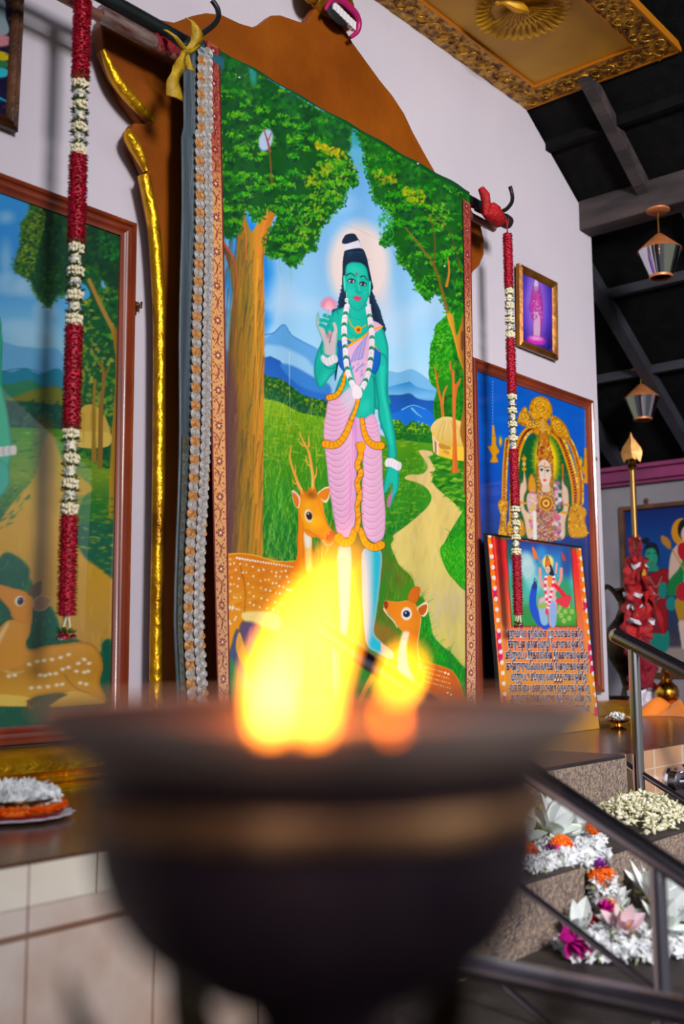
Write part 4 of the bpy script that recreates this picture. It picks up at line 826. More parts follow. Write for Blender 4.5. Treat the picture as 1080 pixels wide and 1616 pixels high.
M_granite_top = mat('dark_worn_granite', (66,58,54), .6, col2=(44,40,40), vscale=9, bump=.25, bscale=40)
M_lan = mat('black_edged_granite', (52,44,42), .35, col2=(38,33,33), vscale=6, bump=.1)
def tile_mat(name, cols, sx, sz, ox, oz, rough, axis='XZ', mort=(150,110,84), ms=.012):
    m, nt, b = newmat(name); tc = nt.nodes.new('ShaderNodeTexCoord'); mp = nt.nodes.new('ShaderNodeMapping'); nt.links.new(tc.outputs['Object'], mp.inputs[0])
    if axis == 'XZ': mp.inputs['Rotation'].default_value = (math.radians(-90), 0, 0)
    sep = nt.nodes.new('ShaderNodeSeparateXYZ'); cmb = nt.nodes.new('ShaderNodeCombineXYZ'); nt.links.new(tc.outputs['Object'], sep.inputs[0])
    def aff(s_, k, o_):
        n = nt.nodes.new('ShaderNodeMath'); n.operation = 'MULTIPLY_ADD'; nt.links.new(s_, n.inputs[0]); n.inputs[1].default_value = k; n.inputs[2].default_value = o_; return n.outputs[0]
    nt.links.new(aff(sep.outputs[0], 1/sx, -ox/sx), cmb.inputs[0]); nt.links.new(aff(sep.outputs['Z' if axis == 'XZ' else 'Y'], 1/sz, -oz/sz), cmb.inputs[1])
    br = nt.nodes.new('ShaderNodeTexBrick'); br.offset = 0; br.squash = 1; nt.links.new(cmb.outputs[0], br.inputs['Vector'])
    br.inputs['Scale'].default_value = 1; br.inputs['Brick Width'].default_value = 1; br.inputs['Row Height'].default_value = 1; br.inputs['Mortar Size'].default_value = ms; br.inputs['Mortar Smooth'].default_value = .2
    br.inputs['Color1'].default_value = (*srgb(cols[0]), 1); br.inputs['Color2'].default_value = (*srgb(cols[1]), 1); br.inputs['Mortar'].default_value = (*srgb(mort), 1)
    n = nt.nodes.new('ShaderNodeTexNoise'); n.inputs['Scale'].default_value = 3.5; n.inputs['Detail'].default_value = 5; nt.links.new(tc.outputs['Object'], n.inputs['Vector'])
    r = nt.nodes.new('ShaderNodeValToRGB'); r.color_ramp.elements[0].position = .42; r.color_ramp.elements[1].position = .72; r.color_ramp.elements[0].color = (1, 1, 1, 1); r.color_ramp.elements[1].color = (*srgb(cols[2]), 1)
    nt.links.new(n.outputs['Fac'], r.inputs[0]); mx = nt.nodes.new('ShaderNodeMix'); mx.data_type = 'RGBA'; mx.blend_type = 'MULTIPLY'; mx.inputs[0].default_value = 1
    nt.links.new(br.outputs['Color'], mx.inputs[6]); nt.links.new(r.outputs[0], mx.inputs[7]); nt.links.new(mx.outputs[2], b.inputs['Base Color']); b.inputs['Roughness'].default_value = rough
    return m
M_tile_cream = tile_mat('cream_edge_tile', ((244,232,214),(238,226,210),(240,230,220)), .165, 3, 1.302, -1.99, .35)
M_tile_big = tile_mat('mottled_riser_tile', ((222,204,192),(214,196,186),(222,190,166)), .327, .9, 1.306, -.0985, .45, mort=(140,104,84), ms=.008)
M_tile_pink = tile_mat('peach_wall_tile', ((206,158,122),(196,148,112),(226,205,190)), .29, .105, 4.145, .868, .35, mort=(214,190,165), ms=.03)
M_tile_top = tile_mat('brown_floor_tile', ((98,66,46),(88,58,42),(190,170,160)), .42, .40, 1.17, -1.28, .22, axis='XY', mort=(58,38,28), ms=.012)
# ---------------------------------------------------------------- setting
wall = MB().prism([(-1.5,-.0),(5.93,0),(5.935,3.925),(5.80,3.97),(5.785,4.10),(5.18,4.475),(4.6,4.83),(4.2,5.1),(-1.5,5.1)], 0, .2).build('wall_back', M_wall, smooth=False); struct(wall)
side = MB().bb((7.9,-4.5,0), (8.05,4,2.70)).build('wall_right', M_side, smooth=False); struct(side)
b = MB().bb((7.80,-4.5,2.685), (8.06,4,2.79)); b.bb((7.84,-4.5,2.66), (7.9,4,2.69)); b.bb((7.76,-4.5,2.77), (7.9,4,2.80)); struct(b.build('trim_1', M_pink, smooth=False))
sl = .619; zr = lambda x: 4.48-sl*(x-5.18)
r = MB(); x0, x1 = 3.2, 9.2; v = [(x0,-6.6,zr(x0)+.02),(x1,-6.6,zr(x1)+.02),(x1,4,zr(x1)+.02),(x0,4,zr(x0)+.02)]; v += [(a,c_,z+.05) for a,c_,z in v]  # roof carried forward out of view to cut sky light and darken reflections
r.add(v, [(0,1,2,3),(7,6,5,4),(0,4,5,1),(1,5,6,2),(2,6,7,3),(3,7,4,0)]); v = [(x0,-6.6,zr(x0)+.02),(x0,4,zr(x0)+.02),(-1.6,4,zr(x0)+.02),(-1.6,-6.6,zr(x0)+.02)]; v += [(a,c_,z+.05) for a,c_,z in v]
r.add(v, [(0,1,2,3),(7,6,5,4),(0,4,5,1),(1,5,6,2),(2,6,7,3),(3,7,4,0)]); struct(r.build('ceiling', M_roof, smooth=False))
struct(MB().bb((-1.75,-3.3,0), (-1.6,.2,5.7)).build('added_left_wall', M_side, smooth=False))  # unseen wall, added to dim the sky light from the left
struct(MB().bb((-4,-8,-.1), (9.5,4,0)).build('floor', M_granite_top, smooth=False))
# raised platform: brown tiled top, cream edging course, mottled riser tiles; tap wall at the right
p = MB(); p.bb((-1.5,-1.04,.0), (2.12,0,.95)); p.mi(1).bb((-1.5,-1.052,.86), (2.12,-1.04,.947)); p.mi(2).bb((-1.5,-1.046,0), (2.12,-1.04,.86)); p.mi(0).bb((-1.5,-1.056,.943), (2.12,-.9,.9505))
p.mi(0).bb((4.08,-.95,0), (9.5,0,.95)); p.mi(3).bb((4.08,-.958,0), (7.9,-.95,.945)); p.mi(0).bb((5.93,0,0), (7.9,4,.95)); p.bb((2.12,-.66,0), (4.08,0,.95))
struct(p.build('trim_2', [M_tile_top, M_tile_cream, M_tile_big, M_tile_pink], smooth=False))
l = MB(); l.mi(0).bb((2.12,-1.0,.0),(4.08,-.66,.952)); l.mi(1).bb((2.13,-1.008,.0),(4.075,-1.0,.94)); struct(bev(l.build('trim_3', [M_lan, M_granite], smooth=False), .006))
def step(nm, xa, xb, y0, y1, z, rec=None):
    m = MB().bb((xa,y0,0), (xb,y1,z)); m.mi(1).bb((xa+.01,y0-.006,0), (xb-.01,y0,z-.01)); return struct(bev(m.build(nm, [M_granite_top, M_granite], smooth=False), .012, 3))
step('trim_4', 2.12, 2.835, -1.47, -1.008, .77); step('trim_5', 2.865, 5.2, -1.45, -1.008, .77)
struct(MB().bb((2.84,-1.42,0), (2.862,-1.1,.72)).build('trim_6', M_roof, smooth=False))  # black filler stands in for the shade in the gap between step blocks
step('trim_7', 1.95, 5.2, -1.93, -1.476, .59); step('trim_8', 1.9, 5.2, -2.39, -1.937, .41); step('trim_9', 1.9, 5.2, -2.85, -2.397, .23)
# gilded plinth moulding along the foot of the wall
prof = [(-.001,1.078),(-.10,1.074),(-.135,1.06),(-.15,1.035),(-.145,1.012),(-.125,1.0),(-.12,.993),(-.15,.99),(-.155,.984),(-.15,.977),(-.14,.974),(-.165,.97),(-.175,.962),(-.17,.952),(-.17,.9505),(-.001,.9505)]
m = MB(); n = len(prof); N = 60; xs = [-1.4+(6.0+1.4)*i/N for i in range(N+1)]; m.add([(x, y, z) for x in xs for y, z in prof], [(i*n+k, (i+1)*n+k, (i+1)*n+(k+1) % n, i*n+(k+1) % n) for i in range(N) for k in range(n)]+[tuple(range(n)), tuple(N*n+k for k in range(n-1, -1, -1))])
struct(m.build('baseboard_back', M_goldleaf))
# timber: purlin on the wall head, rafters and battens under the roof sheets
struct(bev(MB().bb((5.785,-3.3,3.925), (5.94,.19,4.115)).build('trim_10', M_beam, smooth=False), .01))
def slope_bar(nm, y, x0, x1, w, d, mt):
    m = MB(); v = []
    for x in (x0, x1):
        for yy, zz in ((y-w/2, 0), (y+w/2, 0), (y+w/2, -d), (y-w/2, -d)): v.append((x, yy, zr(x)+.02+zz))
    struct(m.add(v, [(0,1,2,3),(7,6,5,4),(0,4,5,1),(1,5,6,2),(2,6,7,3),(3,7,4,0)]).build(nm, mt, smooth=False))
slope_bar('trim_11', -.42, 4.9, 5.79, .07, .09, M_beam); slope_bar('trim_12', .17, 5.94, 7.9, .08, .10, M_beam2); slope_bar('trim_13', -.62, 5.94, 7.9, .08, .10, M_beam2)
slope_bar('trim_14', .78, 5.94, 7.9, .08, .10, M_beam2); slope_bar('trim_15', -1.3, 4.0, 7.9, .08, .10, M_beam)
for k, (x, nm) in enumerate(((5.42,'trim_16'),(6.42,'trim_17'),(7.05,'trim_18'))):
    struct(MB().bb((x-.025,-3.3,zr(x)-.03), (x+.025,(0 if k == 0 else 3.5),zr(x)+.03)).build(nm, M_roof if k == 0 else M_beam2, smooth=False))
# ---------------------------------------------------------------- materials of the things
M_frame = mat('red_brown_lacquered_wood', (150,62,26), .32, col2=(112,40,18), vscale=5, coat=.3, stretch=(1,1,.3))
M_frame2 = mat('dull_gold_frame', (156,100,22), .38, .55, col2=(110,64,12), vscale=9, bump=.2)
M_frame3 = mat('dark_brown_frame', (96,52,18), .4, .2, col2=(60,30,12), vscale=9, bump=.2)
M_black = mat('black_board', (14,14,16), .7)
M_pane = pane_mat('picture_glass')
A_cloth = art_mat('painted_canvas_cloth', .62, spec=.3, weave=.25); A_print = art_mat('painted_board', .5, spec=.3); A_vinyl = art_mat('glossy_printed_sheet', .3, spec=.5); A_mural = art_mat('wall_painting_paint', .7, spec=.2)
M_steel = mat('polished_stainless_steel', (206,200,212), .19, 1.0); M_brass = mat('polished_brass', (196,140,48), .22, 1.0, col2=(150,100,30), vscale=10)
M_copper = mat('brushed_copper', (216,136,84), .5, .5, col2=(196,116,66), vscale=20); M_giltedge = mat('gilt_edge_strip', (206,126,24), .45, .4); M_mirror = mat('mirror_chrome', (205,205,212), .1, 1.0, bump=.03, bscale=4)
M_darkbrass = mat('tarnished_bronze', (70,54,34), .38, .9, col2=(40,30,22), vscale=12, bump=.15)
M_redp = mat('crimson_petals', (158,4,34), .65, col2=(206,14,58), vscale=60, ramp=(.3,.7)); M_cream = mat('cream_buds', (232,222,190), .6); M_leaf = mat('dark_green_leaves', (74,92,22), .6); M_whitep = mat('white_petals', (222,224,232), .55)
M_thread = mat('red_thread', (150,14,40), .7)
WAVE = lambda x: x
# ---------------------------------------------------------------- framed pictures
PROF = [(0,0),(0,.034),(.006,.042),(.018,.044),(.024,.036),(.034,.036),(.042,.030),(.05,.022),(.058,.018),(.058,0)]
def framed(nm, label, cat, loc, w, h, prof, mf, canvas, ma, nu, nv, rot=(0,0,0), group=None, gain=1., hook=None, glass=True):
    t = thing(nm, label, cat, loc, rot, group)
    fr_ = frame_mb(w, h, prof).build('frame', mf, t); d = prof[-1][0]
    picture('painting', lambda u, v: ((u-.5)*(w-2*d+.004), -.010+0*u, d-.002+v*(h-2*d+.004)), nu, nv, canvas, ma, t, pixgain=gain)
    MB().bb((-w/2+.01,-.008,.01), (w/2-.01,-.001,h-.01)).build('backing_board', M_black, t, smooth=False)
    if glass: MB().bb((-w/2+d-.002,-.0155,d-.002), (w/2-d+.002,-.0135,h-d+.002)).build('glass_pane', M_pane, t, smooth=False)
    if hook:
        for hx, hz in hook:
            q = MB(); q.box((hx,-.006,hz), (.03,.008,.05)); q.ball((hx+.008,-.02,hz+.008), .012, 8, 6); q.tube([(hx,-.01,hz),(hx+.02,-.03,hz),(hx+.02,-.03,hz+.02)], .005, 6); q.build('hanging_hook', M_frame3, fr_)
    return t
art_l = paint_left_picture()
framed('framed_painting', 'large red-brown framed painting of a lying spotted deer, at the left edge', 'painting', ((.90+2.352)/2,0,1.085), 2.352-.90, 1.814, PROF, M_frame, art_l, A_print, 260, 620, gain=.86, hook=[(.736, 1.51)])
art_r = paint_right_picture()
framed('framed_painting', 'red-brown framed blue painting of a gold-crowned deity under a jewelled arch', 'painting', ((4.515+5.808)/2,0,1.125), 5.808-4.515, 1.732, PROF, M_frame, art_r, A_print, 300, 560, gain=1.0, hook=[(.657, 1.37)])
PS = [(0,0),(0,.022),(.008,.03),(.016,.024),(.022,.03),(.034,.022),(.042,.012),(.042,0)]
art_s = paint_small()
framed('framed_picture', 'small gilt framed purple picture of a glowing standing deity, high on the white wall', 'picture', (5.19,-.012,3.02), .418, .462, PS, M_frame2, art_s, A_vinyl, 110, 220, rot=(math.radians(1.5),0,0), gain=1.0)
art_c = paint_corner()
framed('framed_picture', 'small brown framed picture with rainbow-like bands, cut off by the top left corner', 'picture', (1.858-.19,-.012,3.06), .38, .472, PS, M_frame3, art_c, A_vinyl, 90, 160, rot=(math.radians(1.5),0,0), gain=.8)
# mural on the side wall (faces -x): build it facing -y, turn it by -90 degrees about z
art_m = paint_mural()
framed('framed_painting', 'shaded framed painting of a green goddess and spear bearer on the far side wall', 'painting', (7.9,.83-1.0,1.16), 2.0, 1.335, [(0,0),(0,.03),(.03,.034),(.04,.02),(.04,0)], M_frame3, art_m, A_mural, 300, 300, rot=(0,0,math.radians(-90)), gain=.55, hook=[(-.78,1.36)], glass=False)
# ---------------------------------------------------------------- gilded arch panel behind the banner
t = thing('arch_panel', 'ochre gilded scalloped arch panel fixed to the wall behind the painted banner', 'wall panel', (3.335,0,1.07))
LX = [(2.43,1.07),(2.425,1.35),(2.425,1.9),(2.42,2.4),(2.412,2.62),(2.385,2.87),(2.352,3.0),(2.335,3.055),(2.345,3.075),(2.31,3.13),(2.27,3.175),(2.262,3.2),(2.285,3.235),(2.365,3.262),(2.375,3.278),(2.29,3.31),(2.2,3.37),(2.145,3.45),(2.13,3.53),(2.15,3.60),(2.22,3.655),(2.36,3.67),(2.46,3.70),(2.55,3.77),(2.62,3.815),(2.70,3.845),(2.80,3.855),(2.87,3.872),(2.92,3.91),(2.98,3.975),(3.03,4.0),(3.10,4.015),(3.19,4.035),(3.22,4.09),(3.26,4.15)]
RX = [(3.40,4.15),(3.455,4.125),(3.50,4.09),(3.60,4.04),(3.70,3.99),(3.79,3.955),(3.88,3.90),(3.95,3.83),(4.05,3.75),(4.13,3.69),(4.30,3.64),(4.44,3.60),(4.52,3.55),(4.55,3.47),(4.545,3.39),(4.50,3.32),(4.43,3.265),(4.32,3.26),(4.39,3.2),(4.38,3.15),(4.33,3.05),(4.28,2.9),(4.25,2.6),(4.245,1.9),(4.245,1.07)]
loc = lambda P: [(x-3.335, z-1.07) for x, z in P]
q = MB().prism(loc(LX+RX), -.10, -.045); q.prism([(x*.93, z*.985 if z > .1 else z) for x, z in loc(LX+RX)], -.046, -.0005); bev(q.build('panel_board', M_brown, t, smooth=False), .010, 3)
q = MB(); lp = loc(LX)
for a, c_ in ((0, 8), (8, 12), (14, 18)):
    seg = curve([(x-.002, -.092, z) for x, z in lp[a:c_]], 6); q.tube(seg, [.010+.014*math.sin(math.pi*min(max(i/(len(seg)-1), .06), .94)) if a else .024 for i in range(len(seg))], 10)
q.build('gilded_edge_roll', M_goldleaf, t)
M_mag = mat('magenta_paint', (176,20,96), .4); M_teeth = mat('white_painted_teeth', (230,226,232), .5); M_gold2 = mat('gold_painted_relief', (190,128,24), .35, .5, col2=(130,80,14), vscale=12, bump=.4)
c_ = MB(); c_.ball((-.03,-.10,3.19), (.145,.05,.14), 20, 12); c_.ball((.05,-.13,3.2), (.07,.04,.08), 12, 8); c_.ball((-.14,-.12,3.12), (.05,.04,.07), 12, 8); c_.ball((.09,-.12,3.12), (.045,.04,.09), 12, 8); c_.build('beast_face_crest', M_gold2, t)
P = curve([(-.105,-.17,3.015),(-.085,-.18,3.06),(-.05,-.18,3.09),(0,-.18,3.10),(.04,-.18,3.095),(.085,-.18,3.085),(.115,-.175,3.06),(.115,-.165,3.02),(.085,-.15,2.985)], 6)
MB().tube(P, [.008+.009*math.sin(math.pi*i/(len(P)-1)) for i in range(len(P))], 10).build('crest_lips', M_mag, t)
q = MB()
for i in range(7): q.box((-.045+i*.022,-.165,3.062-i*.0045), (.02,.02,.04), (0,.1,0))
q.build('crest_teeth', M_teeth, t); MB().ball((-.01,-.16,3.045), (.08,.012,.045), 14, 8).build('crest_mouth', M_black, t)
# ---------------------------------------------------------------- gilded ceiling panel with embossed border and bird medallion
t = thing('ceiling_panel', 'square gold embossed ceiling panel with a bird medallion above the white wall', 'ceiling panel', (4.3,-.46,4.487))
M_emb = mat('embossed_gold_sheet', (222,164,44), .3, .55, col2=(120,74,12), vscale=26, bump=1.0, bscale=34, detail=3, ramp=(.4,.6)); M_sheet = mat('smooth_gold_sheet', (214,158,20), .5, .2, col2=(200,142,14), vscale=3, bump=.05)
q = MB(); q.bb((-.9,-.46,0), (.88,.46,.025)); q.build('centre_sheet', M_sheet, t, smooth=False)
q = MB(); q.bb((-.9,-.46,-.012), (.88,-.30,0)); q.bb((-.9,.30,-.012), (.88,.46,0)); q.bb((.70,-.30,-.012), (.88,.30,0)); q.bb((-.9,-.30,-.012), (-.72,.30,0)); eb_ = q.build('embossed_border', M_emb, t, smooth=False)
q = MB(); q.bb((.88,-.468,-.016), (.892,.46,.03)); q.bb((-.9,-.472,-.016), (.892,-.46,.03)); q.bb((-.9,-.302,-.016), (.702,-.294,0)); q.bb((-.9,.294,-.016), (.702,.302,0)); q.bb((.696,-.30,-.016), (.704,.30,0)); q.build('edge_strip', M_giltedge, t, smooth=False)
q = MB(); R_ = random.Random(7)                                      # scrolls pressed into the border
def scroll(x, y, r0, s_): 
    q.tube([(x+math.cos(a*s_)*r0*(1-a/9), y+math.sin(a*s_)*r0*(1-a/9), -.014) for a in [i*.55 for i in range(13)]], [.0055*(1-i/18) for i in range(13)], 5)
for i in range(20): scroll(-.85+i*.088, -.42+.03*(i % 2), .038, 1 if i % 2 else -1); scroll(-.81+i*.088, -.345, .032, -1 if i % 2 else 1); scroll(-.85+i*.088, .38, .045, 1 if i % 2 else -1)
for i in range(8): scroll(.79, -.26+i*.075, .036, 1 if i % 2 else -1); scroll(.75+.07*(i % 2), -.23+i*.075, .02, 1)
q.build('scrollwork', M_emb, eb_)
q = MB(); cx, cy = .03, -.03
for k in range(34):
    a = 2*math.pi*k/34; d = (math.cos(a), math.sin(a), -.1); q.petal((cx+d[0]*.15, cy+d[1]*.15, -.004), d, (0,0,-1), .09, .022, .15, .35, 4)
for k in range(15):
    a = -.9+k*.17; d = (math.cos(a), math.sin(a), -.05); q.petal((cx-.04, cy-.02, -.008), d, (0,0,-1), .19, .016, .05, .4, 4)
P = [(cx-.13,cy+.05,-.012),(cx-.11,cy+.02,-.016),(cx-.07,cy,-.022),(cx-.02,cy-.02,-.02),(cx+.04,cy-.01,-.012)]; q.tube(curve(P, 4), [.006,.008,.01,.012,.015,.018,.02,.023,.026,.028,.028,.026,.022,.018,.014,.01,.008][:len(curve(P, 4))], 8)
q.ball((cx-.135,cy+.055,-.014), (.02,.014,.012), 8, 6)
q.build('bird_medallion', M_sheet, t)
# ---------------------------------------------------------------- painted banner on its pole
art_b = paint_banner()
t = thing('painted_banner', 'tall painted cloth banner of a green goddess with a lotus and spotted deer', 'banner', (3.335,-.27,1.05))
def bpos(u, v, xa0=2.462, xb0=4.168, xa1=2.552, xb1=4.096, z0=1.05, z1=3.555, dy=0):
    k = (1-v); xa = xa0+(xa1-xa0)*k; xb = xb0+(xb1-xb0)*k; x = xa+(xb-xa)*u
    y = dy+.006*np.sin(u*17+v*2)*(1-v*.6)+.004*np.sin(u*41+v*5); z = z0+(z1-z0)*v
    return x-3.335, y, z-1.05
picture('canvas', lambda u, v: bpos(u, v), 500, 900, art_b, A_cloth, t)
def border_art(sd):
    c = Canvas(0, 0, 26, 1060, 2.0, (205,158,112), sd); R = c.rng
    c.poly([(0,0),(26,0),(26,1060),(0,1060)], vgrad([(0,(138,62,58)),(150,(158,76,64)),(250,(214,160,104)),(700,(220,165,110)),(900,(206,160,120)),(1060,(214,170,140))]), sm=False)
    for _ in range(2600): c.ell(R.uniform(2,24), R.uniform(0,1060), .9, .6, [(240,205,140),(190,120,60),(230,180,120),(176,100,66)][R.randint(4)], R.uniform(0,180), .5, .7)
    for x in (1.2, 24.6): c.line([(x,0),(x,1060)], 2.4, (100,14,36), sm=False)
    y = 10
    while y < 1060:
        for k in range(8):
            a = 2*math.pi*k/8; c.ell(13+math.cos(a)*4.4, y+math.sin(a)*4.8, 2.1, 1.2, (96,16,34), math.degrees(a), .5)
        c.ell(13,y,1.6,1.6,(240,215,220))
        c.line([(8,y+14),(13,y+20),(14,y+28),(8,y+38)],1.9,(110,18,40),.8,.5); c.line([(18,y+15),(12,y+30),(17,y+40)],1.3,(110,18,40),.6,.5)
        for dx, dy_ in ((6,18),(19,22),(5,30),(19,32),(6,42),(18,44),(5,12),(20,10)): c.ell(dx, y+dy_, 1.6, 1.1, (112,20,42), 40, .5)
        for _ in range(16): c.ell(R.uniform(3,23), y+R.uniform(0,53), R.uniform(.8,1.7), R.uniform(.5,1.), (104,22,40), R.uniform(0,180), .5, .8)
        y += 53
    return c
A_lace = art_mat('woven_gold_border', .42, spec=.5)
picture('left_border', lambda u, v: bpos(u*.042-.004, v, dy=-.006), 30, 1000, border_art(3), A_lace, t, uvmode=True)
picture('right_border', lambda u, v: bpos(.955+u*.047, v*.975, dy=-.006), 30, 1000, border_art(4), A_lace, t, uvmode=True)
# trimmed drape left of the banner
t = thing('sari_drape', 'narrow slate-blue drape with gold and silver rosette trim, left of the banner', 'drape', (2.42,-.25,1.05))
M_slate = mat('slate_blue_silk', (66,82,96), .45, col2=(46,60,66), vscale=8, bump=.2, bscale=30, sheen=.3, stretch=(6,6,.4)); M_sil = mat('silver_sequin_cord', (206,200,200), .45, .25, col2=(160,150,142), vscale=90); M_gol = mat('gold_sequin_cord', (222,162,98), .45, .25, col2=(180,120,62), vscale=90); M_strip = mat('antique_braid', (116,128,128), .4, .3, col2=(96,86,56), vscale=70, bump=.5, bscale=120)
dl = lambda z: 2.372-.012*max(0, (2.3-z))+.05*max(0, 1.45-z)*1.2-2.42+(.012 if z > 3.2 else 0)
def dp(u, z): w_ = .118+.01*math.sin(z*3); return (dl(z)+u*w_+.004*math.sin(z*7), -.008*math.sin(u*math.pi*2.2+z)-.012*u, z-1.05)
q = MB(); n = 7; zs = [1.06+i*.05 for i in range(51)]; q.add([dp(k/(n-1), z) for z in zs for k in range(n)], [(i*n+k, i*n+k+1, (i+1)*n+k+1, (i+1)*n+k) for i in range(len(zs)-1) for k in range(n-1)]); o = q.build('silk_cloth', M_slate, t); sd = o.modifiers.new('s', 'SOLIDIFY'); sd.thickness = .004
qs, qg = MB(), MB()
def ring(mb, c, r0):
    for rr, tw in ((r0, .0036), (r0*.62, .0032), (r0*.28, .0028)):
        mb.tube([(c[0]+math.cos(a)*rr, c[1]-.004, c[2]+math.sin(a)*rr) for a in [2*math.pi*k/10 for k in range(11)]], tw, 5, cap=False)
z = 3.50; i = 0
while z > 1.08:
    p_ = dp(.52, z); qs.mi(i % 2); ring(qs, (p_[0], p_[1]-.010, p_[2]), .018); qs.mi(0); p_ = dp(.80, z+.012); ring(qs, (p_[0], p_[1]-.010, p_[2]), .018); p_ = dp(.95, z); qs.mi(0 if (i//2) % 3 else 1); ring(qs, (p_[0], p_[1]-.006, p_[2]), .008); z -= .0315; i += 1
qs.mi(0); zs = [1.07+i*.05 for i in range(50)]; qs.add([tuple(Vector(dp(u, z))+Vector((0,-.007,0))) for z in zs for u in (.42,1.0)], [(i*2, i*2+1, i*2+3, i*2+2) for i in range(len(zs)-1)])
qs.build('rosette_trim', [M_sil, M_gol], t)
q = MB(); zs = [1.06+i*.04 for i in range(27)]; q.add([tuple(Vector(dp(u, z))+Vector((0,-.006,0))) for z in zs for u in (.08,.34)], [(i*2, i*2+1, i*2+3, i*2+2) for i in range(len(zs)-1)]); q.build('woven_braid', M_strip, t)
# pole assembly
M_pole = mat('dark_green_pole', (22,34,34), .45, col2=(14,20,22), vscale=10); M_wood = mat('brown_polished_rod', (140,92,78), .3, .3); M_tape = mat('black_tape', (26,26,28), .55, bump=.4, bscale=60); M_clear = mat('clear_plastic_sleeve', (150,132,128), .18, .2, col2=(96,40,36), vscale=9, coat=.6, stretch=(1,6,6)); M_redc = mat('crimson_cloth', (150,4,34), .7, col2=(110,2,26), vscale=20, bump=.8, bscale=60); M_redc2 = mat('scarlet_cloth', (178,6,18), .65, col2=(140,4,14), vscale=16, bump=.5, bscale=50); M_yel = mat('yellow_ribbon_cloth', (196,160,24), .55, col2=(170,132,20), vscale=20, bump=.4, bscale=60); M_iron = mat('black_iron', (16,16,18), .5)
t = thing('banner_pole', 'dark horizontal pole with black taped end that carries the painted banner', 'pole', (3.285,-.236,3.535))
MB().tube([(-1.7,0,0),(1.22,0,0)], .025, 20).build('main_rod', M_pole, t)
q = MB(); q.tube([(1.14,0,-.002),(1.18,-.001,-.004),(1.20,0,-.004),(1.225,0,-.004),(1.235,0,-.004),(1.275,0,-.004),(1.28,0,-.004)], [.03,.033,.030,.034,.036,.034,.018], 16); q.build('taped_end', M_tape, t)
MB().tube([(-1.66,.02,-.062),(1.17,.02,-.062)], .019, 16).build('lower_rod', M_wood, t)
MB().tube([(-1.25,.02,-.052),(-1.02,.02,-.052)], .03, 16).build('plastic_sleeve', M_clear, t)
MB().tube([(-1.03+.011*i,.02+.003*random.random(),-.048+.004*random.random()) for i in range(15)], [.03+.006*math.sin(i*2.1) for i in range(15)], 14).build('red_cloth_wrap', M_redc, t)
MB().tube([(-.86,.0,-.03),(-.74,0,-.03)], .043, 16).build('blue_cloth_end', mat('peacock_blue_cloth', (20,92,112), .6), t)
t = thing('iron_hook', 'curved black iron hook holding the left part of the pole', 'hook', (2.3,-.30,3.44))
MB().tube([tuple(Vector(p_)-Vector((2.3,-.30,3.44))) for p_ in curve([(2.435,-.33,3.677),(2.455,-.335,3.655),(2.457,-.34,3.62),(2.43,-.345,3.575),(2.38,-.345,3.52),(2.33,-.34,3.47),(2.30,-.33,3.445),(2.285,-.30,3.47),(2.28,-.27,3.50)], 6)], .010, 10).build('hook_rod', M_iron, t)
t = thing('iron_hook', 'curved black iron hook beside the taped right end of the pole', 'hook', (4.2,-.30,3.44))
MB().tube([tuple(Vector(p_)-Vector((4.2,-.30,3.44))) for p_ in curve([(4.434,-.33,3.655),(4.45,-.33,3.625),(4.445,-.335,3.59),(4.42,-.34,3.555),(4.37,-.34,3.51),(4.30,-.335,3.475),(4.25,-.31,3.46),(4.23,-.28,3.475),(4.22,-.26,3.49)], 6)], .010, 10).build('hook_rod', M_iron, t)
t = thing('red_cloth', 'scarlet cloth knotted round the pole at the top right of the banner', 'cloth', (4.2,-.30,3.5))
q = MB(); q.tube([(-.03,-.03,.055),(-.02,-.045,.02),(-.01,-.045,-.03),(0,-.03,-.07)], [.016,.024,.022,.012], 10); q.tube([(.0,-.02,-.035),(.05,-.03,-.045),(.10,-.03,-.05),(.14,-.025,-.055),(.16,-.02,-.06)], [.018,.032,.036,.03,.012], 12, flat=1.2); q.ball((.07,-.035,-.02), (.05,.03,.03), 12, 8, noise=.2); q.build('cloth_wrap', M_redc2, t)
t = thing('yellow_ribbon', 'yellow cloth ribbon tied in a knot round the left part of the pole', 'ribbon', (2.29,-.31,3.44))
def ribbon(mb, P, W, tw=0.):
    P = curve(P, 5); n = len(P); v = []
    for i, p_ in enumerate(P):
        w_ = W[0]+(W[1]-W[0])*i/(n-1); a = tw*i/(n-1)+.5*math.sin(i*.6); v += [p_+Vector((-math.cos(a)*w_, -math.sin(a)*w_*.5, 0)), p_+Vector((0,-.008,0)), p_+Vector((math.cos(a)*w_, math.sin(a)*w_*.5, .0))]
    mb.add(v, [(i*3+j, i*3+j+1, i*3+j+4, i*3+j+3) for i in range(n-1) for j in range(2)])
q = MB(); ribbon(q, [(.035,-.03,.10),(.045,-.05,.07),(.05,-.045,.03),(.03,-.03,-.01)], (.024,.022)); ribbon(q, [(.0,-.04,-.03),(-.015,-.04,-.075),(-.03,-.045,-.11),(-.045,-.04,-.16),(-.035,-.035,-.215)], (.012,.034)); ribbon(q, [(.01,-.04,-.03),(.025,-.035,-.06),(.03,-.04,-.09)], (.012,.018)); ribbon(q, [(-.075,-.03,.012),(-.04,-.05,-.01),(-.0,-.05,-.035),(.03,-.04,-.02),(.065,-.04,.02)], (.013,.012)); q.ball((0,-.045,-.03), (.018,.016,.014), 10, 6)
o = q.build('knotted_strip', M_yel, t); sd = o.modifiers.new('s', 'SOLIDIFY'); sd.thickness = .003
